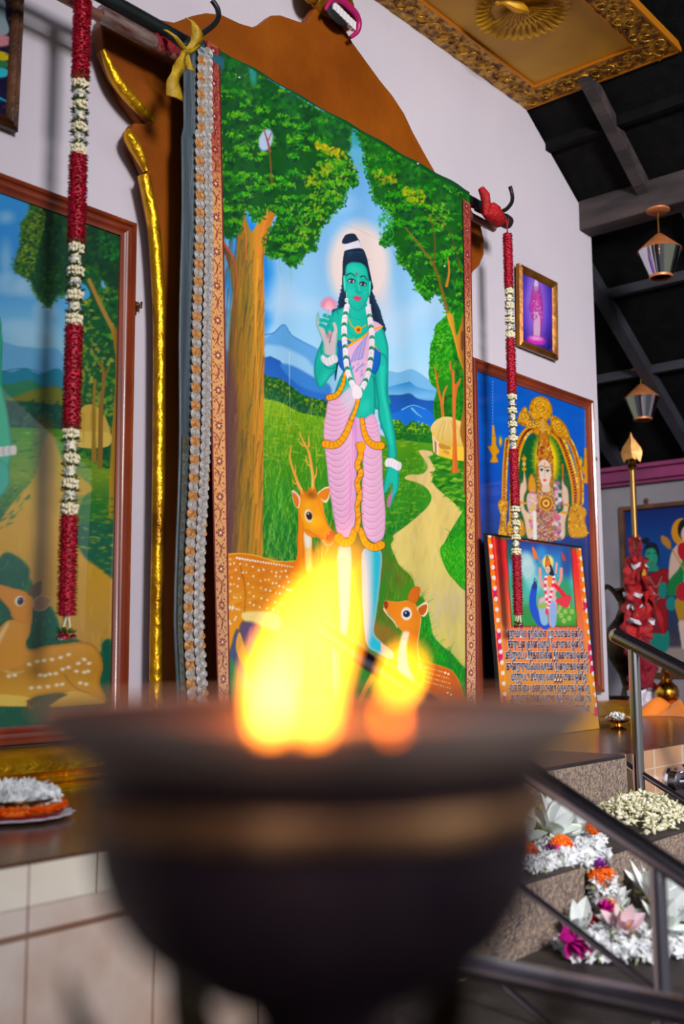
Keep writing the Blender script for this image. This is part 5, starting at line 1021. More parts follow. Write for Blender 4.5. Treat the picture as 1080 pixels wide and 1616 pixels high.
# ---------------------------------------------------------------- hanging flower garlands
def garland(label, x, y, ztop, secs, r0, hang):
    t = thing('flower_garland', label, 'garland', (x,y,ztop)); z = 0; R = random.Random(int(x*100))
    for kind, L in secs:
        if kind == 'red':
            q = MB(); q.tube([(0,0,z),(0,0,z-L)], r0*.72, 10)
            n = int(L/.0068)
            for i in range(n):
                for k in range(18):
                    a = 2*math.pi*(k+R.random())/18; d = (math.cos(a), math.sin(a), R.uniform(-.35,.35)); q.petal((math.cos(a)*r0*.6, math.sin(a)*r0*.6, z-L*(i+.5)/n+R.uniform(-.002,.002)), d, (0,0,1), r0*R.uniform(.36,.52), r0*.17, R.uniform(-.3,.3), .3, 2)
            q.build('red_petal_section', M_redp, t, smooth=False)
        elif kind == 'white':
            q = MB(); q.mi(0).tube([(0,0,z),(0,0,z-L)], r0*.5, 8); nb = max(3, round(L/.036)); 
            for i in range(nb):
                zz = z-L*(i+.5)/nb; h = L/nb; rr = r0*(.78+.1*R.random())
                if i % 2 == 0:
                    for k in range(14):
                        a = 2*math.pi*(k+R.random()*.4)/14; q.mi(0)
                        for s_ in (-1, 1): j_ = R.uniform(.66,.9); q.ball((math.cos(a)*rr*j_, math.sin(a)*rr*j_, zz+s_*h*.2+R.uniform(-.1,.1)*h), (rr*.24,rr*.24,h*R.uniform(.18,.26)), 5, 4, rot=(R.uniform(-.6,.6),R.uniform(-.6,.6),0))
                else:
                    q.mi(1)
                    for k in range(26):
                        a = 2*math.pi*R.random(); d = (math.cos(a), math.sin(a), R.uniform(-.8,.8)); q.petal((math.cos(a)*rr*.4, math.sin(a)*rr*.4, zz+R.uniform(-h,h)*.25), d, (0,0,1), rr*R.uniform(.45,.7), rr*.26, .1, .3, 2)
                q.mi(2)
                for k in range(26):
                    a = 2*math.pi*(k+R.random())/26; d = (math.cos(a), math.sin(a), R.uniform(-.3,.5)); q.petal((math.cos(a)*rr*.6, math.sin(a)*rr*.6, z-L*i/nb+R.uniform(-.12,.12)*h), d, (0,0,1), rr*R.uniform(.5,.8), rr*.2, .2, .2, 2)
            q.build('white_bud_section', [M_cream, M_whitep, M_leaf], t, smooth=False)
        elif kind == 'tassel':
            q = MB()
            for k in range(4):
                a = k*math.pi/2+.4; q.mi(0)
                for j in range(7): q.ball((math.cos(a)*(.004+.0022*j), math.sin(a)*.01, z-.005-j*L*.5/7), (.005,.005,L*.04), 5, 4)
            for k in range(46):
                a = 2*math.pi*R.random(); d = (math.cos(a), math.sin(a)*.6, R.uniform(-.8,.5)); q.mi(1 if k % 3 else 2).petal((math.cos(a)*r0*.5, math.sin(a)*r0*.3, z-L*.72), d, (0,0,1), r0*.62, r0*.3, .1, .3, 2)
            for k in range(22):
                a = 2*math.pi*R.random(); d = (math.cos(a), math.sin(a)*.6, R.uniform(0,.8)); q.mi(3).petal((math.cos(a)*r0*.4, math.sin(a)*r0*.3, z-L*.6), d, (0,0,1), r0*.8, r0*.18, .1, .3, 2)
            q.build('tassel', [M_cream, M_redp, M_whitep, M_leaf], t, smooth=False)
        z -= L
    if hang:
        q = MB(); q.tube([(-.012,0,.085),(-.004,0,.05),(0,0,.035),(0,0,-.01)], .0035, 6); q.tube([(.014,0,.08),(.005,0,.05),(0,0,.035)], .0035, 6); q.build('hanging_string', M_thread, t)
    return t
zy = lambda xx, yy, ypx: at(xx, yy, 1, ypx)[2]
yg = -.30; Zl = [at(118, p_, 1, yg)[2] for p_ in (-60,122,243,383,515,677,815,972,1018)]
garland('long red and white flower garland hanging in front of the deer painting at left', 1.907, yg, Zl[0], list(zip(['red','white','red','white','red','white','red','tassel'], [Zl[i]-Zl[i+1] for i in range(8)])), .031, False)
yg = -.30; Zr = [at(808, p_, 1, yg)[2] for p_ in (373,457,535,621,708,797,875,970,994)]
garland('red and white flower garland hanging from the taped pole end at right', 4.447, yg, Zr[0], list(zip(['red','white','red','white','red','white','red','tassel'], [Zr[i]-Zr[i+1] for i in range(8)])), .0265, True)
# ---------------------------------------------------------------- leaning printed verse board
t = thing('verse_board', 'leaning printed board with verses below a deity riding a peacock', 'board', (4.905,-.215,.952))
lean = math.atan2(.10, .985); bw, bh = .955, .985
def bp(u, v, out=0.): X = (u-.5)*(bw+.035*(1-v)*0); s_ = v*bh; return X+.05-.055*(1-v), s_*math.sin(lean)-out*math.cos(lean), s_*math.cos(lean)+out*math.sin(lean)
picture('printed_sheet', lambda u, v: tuple(np.asarray(k)+0*u for k in bp(u, v, .004)), 300, 420, paint_board(), A_vinyl, t)
q = MB(); c0 = [bp(u, v, o) for o in (.003, -.012) for u, v in ((-.012,0),(1.012,0),(1.012,1.012),(-.012,1.012))]; q.add(c0, [(0,1,2,3),(7,6,5,4),(0,4,5,1),(1,5,6,2),(2,6,7,3),(3,7,4,0)]); q.build('backing_board', M_black, t, smooth=False)
LINES = [('ஏறுமயில் ஏறிவிளை யாடும்முகம் ஒன்றே',858,188,757),('ஈசருடன் ஞானமொழி பேசுமுகம் ஒன்றே',938,197,762),('கூறுமடி யார்கள்வினை தீர்க்குமுகம் ஒன்றே',1020,177,797),('குன்றுருவவேல் வாங்கி நின்றமுகம் ஒன்றே',1103,183,800),('மாறுபடு சூரரை வதைத்த முகம் ஒன்றே',1183,220,787),('வள்ளியை மணம்புணர வந்தமுகம் ஒன்றே',1268,207,806),('ஆறுமுக மானபொருள் நீயருளல் வேண்டும்',1345,212,818),('ஆதியரு ணாசலம் அமர்ந்த பெருமாளே',1418,230,812)]
def tamil_visual(s):                                                  # put left-standing vowel signs before their consonant
    out = []; 
    for ch in s:
        if ch in 'ெேை': out.insert(len(out)-1, ch)
        elif ch == 'ொ': out.insert(len(out)-1, 'ெ'); out.append('ா')
        elif ch == 'ோ': out.insert(len(out)-1, 'ே'); out.append('ா')
        else: out.append(ch)
    return ''.join(out)
M_ink = mat('navy_ink', (24,34,84), .4); M_halo = mat('pale_blue_letter_edge', (244,248,252), .4)
import mathutils
dg = bpy.context.evaluated_depsgraph_get()
def text_mesh(body, off):
    cu = bpy.data.curves.new('lettering', 'FONT'); cu.body = body; cu.size = 1; cu.offset = off; cu.resolution_u = 3; cu.fill_mode = 'BOTH' if hasattr(cu, 'fill_mode') else cu.fill_mode
    ob = bpy.data.objects.new('lettering', cu); COL.objects.link(ob); bpy.context.view_layer.update(); dg = bpy.context.evaluated_depsgraph_get()
    me = bpy.data.meshes.new_from_object(ob.evaluated_get(dg)); bpy.data.objects.remove(ob); bpy.data.curves.remove(cu); return me
def board_uv(zx, zy_):
    X, Y = 760+zx/4.755, 820+zy_/4.755; v = .3
    Mb = np.array(t.matrix_basis)[:3, 3]
    for _ in range(6):                                                # meet the leaning sheet
        yy = Mb[1]+bp(.5, v, .004)[1]; P = at(X, Y, 1, yy); v = (P[2]-Mb[2])/(bh*math.cos(lean))
    u = (P[0]-Mb[0]-.05+.055*(1-v))/bw+.5; return u, v
for body, yc, xa, xb in LINES:
    for off, mt, out in ((.012, M_ink, .0078), (.045, M_halo, .0056)):
        me = text_mesh(tamil_visual(body), off); nv = len(me.vertices)
        if not nv: continue
        co = np.empty(nv*3, np.float32); me.vertices.foreach_get('co', co); co = co.reshape(-1, 3)
        if off < .02: lo, hi = co[:, 0].min(), co[:, 0].max()
        ua, va = board_uv(xa, yc); ub, vb = board_uv(xb, yc); u = ua+(ub-ua)*(co[:, 0]-lo)/(hi-lo); k = .056/bh/.95; v = (va+(vb-va)*(co[:, 0]-lo)/(hi-lo))+(co[:, 1]-.28)*k
        X, Y, Z = bp(u, v, out); me.vertices.foreach_set('co', np.stack([X, Y, Z], 1).astype(np.float32).ravel()); me.materials.clear(); me.materials.append(mt)
        o = bpy.data.objects.new('verse_lettering' if off < .02 else 'lettering_edge', me); COL.objects.link(o); o.parent = t; me.update()
# ---------------------------------------------------------------- pendant lamps
def pendant(label, top, drop, s):
    t = thing('pendant_lamp', label, 'lamp', (top[0],top[1],top[2]-drop-.27*s), group='copper and chrome pendant lamps'); z0 = .27*s
    MB().lathe([(0,-.012),(.055,-.012),(.068,-.004),(.068,.004),(.02,.012),(0,.012)], (0,0,z0+drop-.008), 32).build('ceiling_rose', M_copper, t)
    MB().tube([(0,0,z0-.02),(0,0,z0+drop)], .006, 10).build('rod', M_brass, t)
    MB().lathe([(.004,z0),(.02,z0-.004),(.125*s,z0-.10*s),(.127*s,z0-.106*s),(.121*s,z0-.106*s),(.02,z0-.012)], n=40).build('copper_cone', M_copper, t)
    sh_ = MB().lathe([(.124*s,z0-.106*s),(.066*s,z0-.258*s),(.063*s,z0-.258*s),(.120*s,z0-.107*s)], n=40, closed=True).build('chrome_shade', M_mirror, t)
    MB().lathe([(.067*s,z0-.253*s),(.068*s,z0-.258*s),(.065*s,z0-.268*s),(.058*s,z0-.268*s),(.060*s,z0-.253*s)], n=40).build('lower_ring', M_copper, sh_)
    MB().ball((0,0,z0-.17*s), .03, 12, 8).build('bulb', mat('frosted_bulb', (225,220,210), .4), t)
    return t
pendant('upper copper and chrome pendant lamp, hanging from the timber beam', (5.80,-.50,3.925), .15, 1.0)
pendant('lower copper and chrome pendant lamp, hanging farther back under the dark roof', (7.07,.23,3.35), .11, .97)
# ---------------------------------------------------------------- stainless railings
t = thing('handrail', 'sloping steel handrail with thin mid bars in front of the stone steps', 'handrail', (2.05,-2.05,.41))
rz = lambda y: 1.082+.53*(y+1.823)
MB().tube([(0,y+2.05,rz(y)-.41) for y in (-1.18,-2.9)], .0215, 24).build('top_rail', M_steel, t)
for y in (-2.052,-1.22): MB().tube([(0,y+2.05,(0 if y < -2 else .542 if y > -1.3 else .18)),(0,y+2.05,rz(y)-.41-.015)], .0165, 20).build('post', M_steel, t)
MB().tube([(0,y+2.05,.877+.53*(y+1.724)-.41) for y in (-1.14,-2.05)], .0085, 14).build('mid_bar', M_steel, t); MB().tube([(0,y+2.05,.70+.55*(y+1.62)-.41) for y in (-1.47,-2.05)], .0085, 14).build('mid_bar', M_steel, t)
t = thing('handrail', 'level steel barrier rail with post, nearest the camera at the bottom edge', 'handrail', (1.6,-1.9,0))
MB().tube([(0,y+1.9,.832) for y in (-1.8,-2.95)], .0215, 24).build('top_rail', M_steel, t)
MB().ball((0,.1,.832), .0215, 16, 10).build('end_cap', M_steel, t)
MB().tube([(0,.036,0),(0,.036,.82)], .0135, 20).build('post', M_steel, t)
t = thing('handrail', 'steel handrail descending from the platform beside the jasmine heap', 'handrail', (4.15,-1.02,.77))
rz = lambda y: 1.42+.5*(y+.955)
MB().tube([(0,y+1.02,rz(y)-.77) for y in (-.945,-2.4)], .030, 24).build('top_rail', M_steel, t); MB().ball((0,.075,rz(-.945)-.77), .03, 16, 10).build('end_cap', M_steel, t)
MB().tube([(0,0,0),(0,0,rz(-1.02)-.79)], .023, 20).build('post', M_steel, t)
MB().tube([(0,y+1.02,.885+.53*(y+1.01)-.77) for y in (-.96,-2.4)], .0125, 14).build('mid_bar', M_steel, t)
t = thing('water_tap', 'round steel wall tap on the peach tiles at the right edge', 'tap', (4.56,-.958,.80))
q = MB(); R3 = lambda P: [(z_, -y_, x_) for x_, y_, z_ in P]
q.tube([(0,0,0),(0,-.012,0),(0,-.02,0),(0,-.05,0),(0,-.055,0)], [.062,.062,.052,.045,.03], 28); q.build('wall_flange', M_steel, t)
MB().tube(curve([(0,-.03,0),(.06,-.06,0),(.16,-.075,.0),(.24,-.08,-.01),(.27,-.08,-.05)], 5), .024, 18).build('spout', M_steel, t)
MB().tube([(.02,-.05,.055),(.14,-.06,.052)], [.018,.028], 16).build('lever', M_steel, t)
# ---------------------------------------------------------------- spear shrine beyond the wall end
t = thing('ritual_spear', 'tall brass leaf-bladed spear standing on the platform, wrapped in red cloths', 'spear', (7.0,.293,.95))
MB().tube([(0,0,0),(0,0,1.72)], .021, 16).build('shaft', mat('tarnished_spear_shaft', (132,100,52), .35, .8), t)
q = MB(); q.lathe([(0,1.66),(.028,1.67),(.034,1.685),(.028,1.70),(.022,1.715),(.03,1.73),(.02,1.75),(0,1.75)], n=20); q.build('collar', M_brass, t)
out = [(-.0,1.94),(.012,1.905),(.035,1.87),(.062,1.83),(.072,1.80),(.068,1.765),(.055,1.725),(.045,1.742),(.028,1.752),(.02,1.725)]
o = MB(); pts = out+[(-x, z) for x, z in out[::-1][:-1]]; n_ = len(pts); v = [(x*1.0, -.0, z) for x, z in pts]; o.add([(0,-.012,1.80),(0,.012,1.80)]+v, [(0, 2+i, 2+(i+1) % n_) for i in range(n_)]+[(1, 2+(i+1) % n_, 2+i) for i in range(n_)])
bl = o.build('leaf_blade', mat('dull_gold_blade', (186,132,70), .4, .6, col2=(150,100,50), vscale=14), t, smooth=False); bl.rotation_euler = (0,0,math.radians(-68))
M_wc = mat('white_cotton', (214,210,222), .8, bump=.4, bscale=50)
def cloth_bundle(name, z0, z1, r0, m_, sd, n=26, nz=18, amp=.35):
    R = random.Random(sd); v = []
    ph = [R.uniform(0,6.28) for _ in range(6)]
    for i in range(nz+1):
        z = z0+(z1-z0)*i/nz
        for k in range(n):
            a = 2*math.pi*k/n; r_ = r0*(1+amp*math.sin(3*a+ph[0]+z*14)+amp*.6*math.sin(7*a+ph[1]-z*31)+amp*.5*math.sin(z*60+ph[2]+2*a)); v.append((math.cos(a)*r_, math.sin(a)*r_, z+.012*math.sin(5*a+ph[3])))
    return MB().add(v, [(i*n+k, i*n+(k+1) % n, (i+1)*n+(k+1) % n, (i+1)*n+k) for i in range(nz) for k in range(n)]+[tuple(range(n)), tuple(nz*n+k for k in range(n))]).build(name, m_, t)
cloth_bundle('red_cloth_wrap', .16, .52, .072, M_redc, 1); cloth_bundle('red_cloth_wrap', .50, .86, .078, M_redc2, 2); cloth_bundle('red_cloth_wrap', .84, 1.05, .06, M_redc2, 3); cloth_bundle('red_cloth_wrap', 1.03, 1.20, .035, M_redc, 5)
for z, r_ in ((.12,.085),(.46,.05),(.60,.085),(.70,.07),(.78,.075),(.98,.06)): cloth_bundle('white_cloth_band', z, z+.028, r_, M_wc, int(z*100), nz=5)
q = MB(); ribbon(q, [(0,-.07,.5+.33),(-.03,-.10,.82),(-.07,-.1,.78),(-.09,-.1,.72)], (.05,.02)); ribbon(q, [(0,-.08,.78),(.04,-.12,.7),(.05,-.14,.6),(.03,-.16,.52)], (.035,.03)); ribbon(q, [(-.01,-.05,1.03),(-.05,-.08,.98),(-.07,-.09,.9),(-.05,-.1,.83)], (.02,.045)); q.build('loose_cloth_end', M_redc2, t)
cloth_bundle('skirt_cloth', .0, .13, .095, M_wc, 12, nz=8, amp=.3)
q = MB(); ribbon(q, [(-.03,-.06,1.0),(-.04,-.08,.95),(-.05,-.09,.9)], (.016,.022)); q.build('green_ribbon', mat('green_ribbon', (16,110,50), .6), t)
q = MB(); ribbon(q, [(-.05,-.07,.98),(-.07,-.09,.95),(-.08,-.09,.92)], (.016,.026)); q.build('yellow_ribbon', M_yel, t); q = MB(); ribbon(q, [(-.03,-.04,1.19),(-.055,-.06,1.17)], (.01,.014)); q.build('yellow_ribbon', M_yel, t)
t = thing('bronze_vessel', 'tall dark tarnished bronze vessel with spout behind the spear', 'vessel', (7.35,.56,.95))
MB().lathe([(0,0),(.14,0),(.145,.03),(.06,.08),(.04,.16),(.06,.24),(.13,.36),(.155,.47),(.13,.58),(.075,.65),(.045,.72),(.05,.8),(.075,.85),(.07,.87),(0,.86)], n=36).build('body', M_darkbrass, t)
MB().tube(curve([(-.02,.03,.78),(-.03,.08,.86),(-.03,.13,.885),(-.03,.17,.84)], 5), .018, 10).build('curved_spout', M_darkbrass, t)
t = thing('brass_lamp', 'small dark brass lamp with an upturned spout beside the wall end', 'lamp', (6.75,.36,.95))
MB().lathe([(0,0),(.09,0),(.10,.02),(.05,.05),(.04,.07),(.08,.09),(.10,.11),(.09,.115),(0,.10)], n=28).build('dish', M_darkbrass, t); MB().tube(curve([(-.02,.05,.11),(-.03,.09,.15),(-.03,.10,.22),(-.02,.08,.27)], 5), [.02,.019,.018,.017,.016,.016,.016,.015,.014,.014,.013,.013,.012,.012,.012,.012][:len(curve([(0,0,0)]*4, 5))], 10).build('upturned_spout', M_brass, t)
t = thing('brass_pot', 'round shiny brass water pot with conical lid on the orange cloth', 'pot', (6.97,.10,.972))
MB().lathe([(0,.0),(.012,.0),(.02,.008),(.014,.018),(.03,.03),(.06,.055),(.078,.09),(.080,.12),(.07,.155),(.045,.18),(.034,.19),(.044,.20),(.044,.206),(0,.206)], n=40).build('body', M_brass, t)
MB().lathe([(0,.2),(.034,.202),(.026,.22),(.018,.235),(.03,.25),(.032,.262),(.022,.275),(.018,.29),(.012,.33),(.004,.37),(0,.37)], n=32).build('conical_lid', M_brass, t)
t = thing('orange_cloth', 'rumpled orange cloth lying on the platform around the brass pot', 'cloth', (6.95,.02,.951))
R = random.Random(3); q = MB(); nx, ny = 36, 22; v = []
for j in range(ny):
    for i in range(nx):
        u, w_ = i/(nx-1), j/(ny-1); x = (u-.5)*.75+.05*math.sin(w_*7); y = (w_-.5)*.5+.06*math.sin(u*6+1); e = min(u,1-u,w_,1-w_); h = .004+max(0, .075*math.sin(u*11+w_*3)*math.sin(w_*6+u*5)+.035*math.sin(u*23-w_*9))*min(1, e*7)
        v.append((x, y, h))
q.add(v, [(j*nx+i, j*nx+i+1, (j+1)*nx+i+1, (j+1)*nx+i) for j in range(ny-1) for i in range(nx-1)]); o = q.build('cloth_sheet', mat('bright_orange_cloth', (238,128,10), .65, sheen=.3), t); sd = o.modifiers.new('s', 'SOLIDIFY'); sd.thickness = .004
# small offering dish at the foot of the verse board
M_petalw = mat('jasmine_white', (232,234,236), .55); M_greenish = mat('pale_green_stalk', (176,178,122), .6)
def blossoms(q, pts, s, R, ks=(0, 1)):
    for p_ in pts:
        ax = Vector((R.gauss(0,1), R.gauss(0,1), R.gauss(.8,.8))).normalized(); o1 = ax.orthogonal().normalized(); o2 = ax.cross(o1); sc = s*R.uniform(.8,1.25); q.mi(ks[0])
        for k in range(5):
            a = 2*math.pi*k/5+R.random()*.3; d = o1*math.cos(a)+o2*math.sin(a)+ax*.35; q.petal(p_, d, ax, sc, sc*.36, -.15, .25, 2)
        if R.random() < .5: q.mi(ks[1]).tube([Vector(p_), Vector(p_)-ax*sc*1.1], sc*.1, 4, cap=False)
t = thing('offering_dish', 'small brass footed dish of white petals at the foot of the verse board', 'dish', (5.40,-.32,.9505))
MB().lathe([(0,0),(.04,0),(.045,.006),(.02,.016),(.018,.03),(.045,.036),(.062,.05),(.056,.05),(.03,.042),(0,.04)], n=28).build('footed_dish', M_brass, t)
q = MB(); R = random.Random(8); blossoms(q, [(R.gauss(0,.026), R.gauss(0,.026), .055+R.random()*.025) for _ in range(40)], .016, R); tag_o = q.build('petal_heap', [M_petalw, M_greenish], t, smooth=False); tag_o['kind'] = 'stuff'
# ---------------------------------------------------------------- flower offerings on the stone steps
M_bud = mat('jasmine_bud_cream', (240,234,214), .55, col2=(206,200,160), vscale=50); M_lotus = mat('white_lotus_petal', (236,240,242), .45, col2=(226,234,226), vscale=16); M_lotusg = mat('greenish_lotus_sepal', (176,182,80), .5, col2=(206,214,150), vscale=20); M_mari = mat('orange_marigold', (246,104,4), .6, col2=(250,130,10), vscale=60); M_purp = mat('purple_petal', (124,24,140), .6); M_fuch = mat('fuchsia_petal', (196,12,140), .5); M_pinkp = mat('blush_petal', (226,196,204), .5); M_yelc = mat('golden_stamens', (226,140,20), .6)
def heap(name, label, cat, c, pts_fn, build, group=None):
    t = thing(name, label, cat, c, group=group); build(t); return t
def bud_heap(label, c, poly, n, h, s, seed, mats, kind='bud'):
    """heap of small blossoms over a ground outline, higher towards its middle"""
    R = random.Random(seed); P = [(x-c[0], y-c[1]) for x, y in poly]; xs = [p_[0] for p_ in P]; ys = [p_[1] for p_ in P]
    def ins(x, y):
        k = False
        for i in range(len(P)):
            (a, b_), (c2, d2) = P[i], P[i-1]
            if (b_ > y) != (d2 > y) and x < (c2-a)*(y-b_)/(d2-b_)+a: k = not k
        return k
    def edge(x, y): return min(math.hypot(x-a-(c2-a)*u, y-b_-(d2-b_)*u) for (a, b_), (c2, d2) in [(P[i], P[i-1]) for i in range(len(P))] for u in [max(0, min(1, ((x-a)*(c2-a)+(y-b_)*(d2-b_))/((c2-a)**2+(d2-b_)**2)))])
    q = MB(); k = 0
    while k < n:
        x, y = R.uniform(min(xs), max(xs)), R.uniform(min(ys), max(ys))
        if not ins(x, y): continue
        e = min(1, edge(x, y)/.10); z = s*.4+h*(e**.7)*R.uniform(.35, 1); k += 1
        if kind == 'bud':
            d = Vector((R.gauss(0,1), R.gauss(0,1), R.gauss(.3,.7))).normalized(); rot = d.to_track_quat('Z', 'Y').to_euler(); sc = s*R.uniform(.75,1.2)
            q.mi(0).ball((x, y, z), (sc*.34, sc*.34, sc*.62), 6, 5, rot=rot)
            q.mi(1).tube([Vector((x,y,z))-d*sc*.5, Vector((x,y,z))-d*sc*1.15], sc*.13, 4, cap=False)
        else: blossoms(q, [(x, y, z)], s, R)
    t = thing('flower_heap', label, 'flowers', c); o = q.build('blossoms', mats, t, smooth=(kind == 'bud')); o['kind'] = 'stuff'; return t
bud_heap('heap of cream jasmine buds on the upper step beside the railing post', (3.66,-1.24,.772), [(3.44,-1.38),(3.33,-1.42),(3.52,-1.435),(3.86,-1.36),(4.02,-1.2),(4.05,-1.05),(3.86,-1.03),(3.66,-1.05),(3.5,-1.16)], 620, .06, .020, 1, [M_bud, M_greenish])
bud_heap('heap of white jasmine flowers under the white lilies on the upper step', (2.98,-1.30,.772), [(2.72,-1.43),(2.70,-1.30),(2.95,-1.12),(3.2,-1.12),(3.3,-1.25),(3.15,-1.38),(2.95,-1.44),(2.84,-1.44)], 560, .035, .017, 2, [M_petalw, M_greenish], 'star')
bud_heap('small scatter of white blossoms at the front edge of the upper step', (2.70,-1.42,.772), [(2.60,-1.44),(2.60,-1.38),(2.70,-1.36),(2.78,-1.41),(2.74,-1.455),(2.66,-1.46)], 170, .035, .016, 3, [M_petalw, M_greenish], 'star')
bud_heap('big heap of white jasmine on the second step behind the mid bar', (2.74,-1.64,.592), [(2.52,-1.60),(2.60,-1.50),(2.85,-1.47),(3.0,-1.47),(2.97,-1.60),(2.90,-1.75),(2.70,-1.80),(2.58,-1.74)], 1000, .05, .0165, 4, [M_petalw, M_greenish], 'star')
bud_heap('heap of white and green jasmine buds at the right edge on the second step', (3.15,-1.60,.592), [(3.10,-1.50),(3.35,-1.46),(3.6,-1.5),(3.5,-1.75),(3.1,-1.84),(2.93,-1.86),(2.99,-1.74),(3.03,-1.6)], 520, .06, .020, 5, [M_bud, M_greenish])
def lotus(label, p_, s, seed, up=(0,0,1), petals=16, inner=None, mats=None, cat='flower', name='lily_flower'):
    R = random.Random(seed); t = thing(name, label, cat, p_); up = Vector(up).normalized(); o1 = up.orthogonal().normalized(); o2 = up.cross(o1); q = MB()
    for k in range(petals):
        a = 2*math.pi*k*.382; e = .15+.75*(k/petals); d = (o1*math.cos(a)+o2*math.sin(a))*(1.15-e*.9)+up*(e*1.1-.05); q.mi(0 if k > 1 else 1).petal((0,0,.01), d, up, s*R.uniform(.65,.95), s*R.uniform(.17,.25), R.uniform(.0,.35), .35, 5)
    q.build('petals', mats or [M_lotus, M_lotusg], t, smooth=True)
    if inner:
        q = MB()
        for k in range(18):
            a = 2*math.pi*k/18; d = (o1*math.cos(a)+o2*math.sin(a))*.4+up; q.tube([up*.01, up*.01+d*s*.35], s*.03, 4)
        q.build('stamens', inner, t)
    return t
L_ = lambda x, y, z, h=.0: tuple(at(x, y, 2, z)+Vector((0,0,h)))
t1, t2 = .772, .592
lotus('white lily partly behind the lamp bowl, leftmost on the upper step', (2.84,-1.25,.79), .13, 1, (-.2,-.5,.8), 13)
lotus('large white lily lying open in the middle of the upper step', (2.97,-1.29,.80), .15, 2, (-.1,-.5,.9), 15)
lotus('white lily on the upper step, next to the sloping handrail', (3.08,-1.30,.80), .13, 3, (.3,-.5,.8), 13)
lotus('large white bud-like lily at the left end of the second step', (2.70,-1.52,.60), .105, 4, (-.4,-.3,.9), 10)
lotus('half open blush lotus with orange stamens on the second step', (2.70,-1.64,.62), .09, 5, (-.2,-.6,.7), 16, M_yelc, [M_pinkp, M_lotusg], name='lotus_flower')
lotus('wide white lily behind the blush lotus on the second step', (2.96,-1.62,.64), .15, 6, (.1,-.5,.9), 16)
lotus('white lily touching the railing post on the second step', (2.86,-1.68,.64), .14, 7, (.5,-.5,.7), 14)
lotus('white lily below the hanging marigold garland on the second step', (3.12,-1.52,.63), .12, 8, (0,-.3,1), 12)
lotus('open white lily low in the jasmine between the blush lotus and the post', (2.80,-1.70,.625), .11, 21, (.1,-.6,.8), 18)
lotus('white lily at the back of the second step, under the flower string', (2.90,-1.50,.615), .12, 22, (.2,-.5,.9), 18)
lotus('half hidden white lily to the right of the railing post', (3.02,-1.70,.63), .13, 9, (.2,-.5,.8), 14)
def pompon(q, c, r, R, n=90, rot=None, sq=1.):
    n = n*3
    for k in range(n):
        z = 1-2*(k+.5)/n; a = k*2.39996; s_ = math.sqrt(1-z*z); d = Vector((s_*math.cos(a), s_*math.sin(a), z)); tdir = (d+Vector((R.gauss(0,.5), R.gauss(0,.5), R.gauss(0,.5)))).normalized()
        q.petal(Vector(c)+Vector((d.x, d.y, d.z*sq))*r*.72, tdir, d.orthogonal(), r*.30, r*.15, .2, .4, 2)
    q.ball(c, (r*.8, r*.8, r*.8*sq), 12, 8)
def marigold(label, p_, r, seed):
    q = MB(); pompon(q, (0,0,0), r, random.Random(seed)); o = q.build('marigold_flower', M_mari, None, smooth=False, loc=p_); tag(o, label, 'flower'); return o
marigold('round orange marigold sitting at the front of the upper step', (2.835,-1.40,.806), .036, 1)
marigold('darker orange marigold partly behind the lamp bowl on the upper step', (2.745,-1.345,.80), .030, 2)
marigold('small orange marigold tucked behind the lily on the upper step', (3.04,-1.395,.835), .024, 3)
def bract(label, p_, s, seed, m_, name='bougainvillea_flower', n=16):
    q = MB(); R = random.Random(seed)
    for k in range(n):
        d = Vector((R.gauss(0,1), R.gauss(0,1), R.gauss(.2,.8))).normalized(); q.petal((0,0,0), d, d.orthogonal(), s*R.uniform(.7,1.1), s*.5, .3, .4, 3)
    o = q.build(name, m_, None, smooth=False, loc=p_); return tag(o, label, 'flower')
bract('bright magenta blossom alone at the left end of the second step', (2.535,-1.60,.632), .045, 1, M_fuch, n=20)
bract('purple blossom beside the front marigold on the upper step', (2.795,-1.385,.80), .026, 2, M_purp)
bract('magenta blossom between white flowers near the upper step edge', (2.775,-1.43,.80), .022, 3, M_fuch)
bract('red blossom on the second step beside the white lily', (2.70,-1.565,.65), .022, 4, M_redp)
# thick flower string that hangs over the step edge
t = thing('flower_garland', 'thick flower string of white, orange and purple draped over the step edge', 'garland', (2.86,-1.50,.77))
gp = lambda x, y, yy=-1.50: tuple(at(x, y, 1, yy)-Vector((2.86,-1.50,.77)))
R = random.Random(12)
def white_sec(pts, r, n, nm='white_blossom_section'):
    q = MB(); P = curve(pts, 6); q.mi(0).tube(P, r*.7, 10)
    for k in range(n):
        p_ = P[R.randrange(len(P))]; d = Vector((R.gauss(0,1), R.gauss(0,1), R.gauss(0,1))).normalized(); blossoms(q, [p_+d*r*.72], .017, R)
    q.build(nm, [M_petalw, M_greenish], t, smooth=False)
white_sec([gp(880,1357,-1.43), gp(905,1360,-1.44), gp(925,1352,-1.46), gp(944,1350,-1.48), gp(947,1358,-1.49)], .040, 230)
q = MB(); [q.petal(gp(948,1370), Vector((R.gauss(0,1),R.gauss(0,1),R.gauss(0,1))), (0,.3,1), .03, .014, .3, .3, 3) for _ in range(46)]; q.build('purple_blossom_section', M_purp, t, smooth=False)
q = MB(); pompon(q, gp(950,1384), .043, R, 120, sq=.8); q.build('marigold_section', M_mari, t, smooth=False)
white_sec([gp(953,1400,-1.51), gp(957,1412,-1.51), gp(955,1424,-1.51)], .046, 230)
q = MB(); pompon(q, gp(962,1428,-1.53), .026, R, 80, sq=.7); q.build('marigold_section', M_mari, t, smooth=False)
q = MB(); [q.petal(gp(957,1434,-1.54), Vector((R.gauss(0,1.3),R.gauss(0,1),R.gauss(0,.5))), (0,.3,1), .028, .012, .3, .3, 3) for _ in range(36)]; q.build('purple_blossom_section', M_fuch, t, smooth=False)
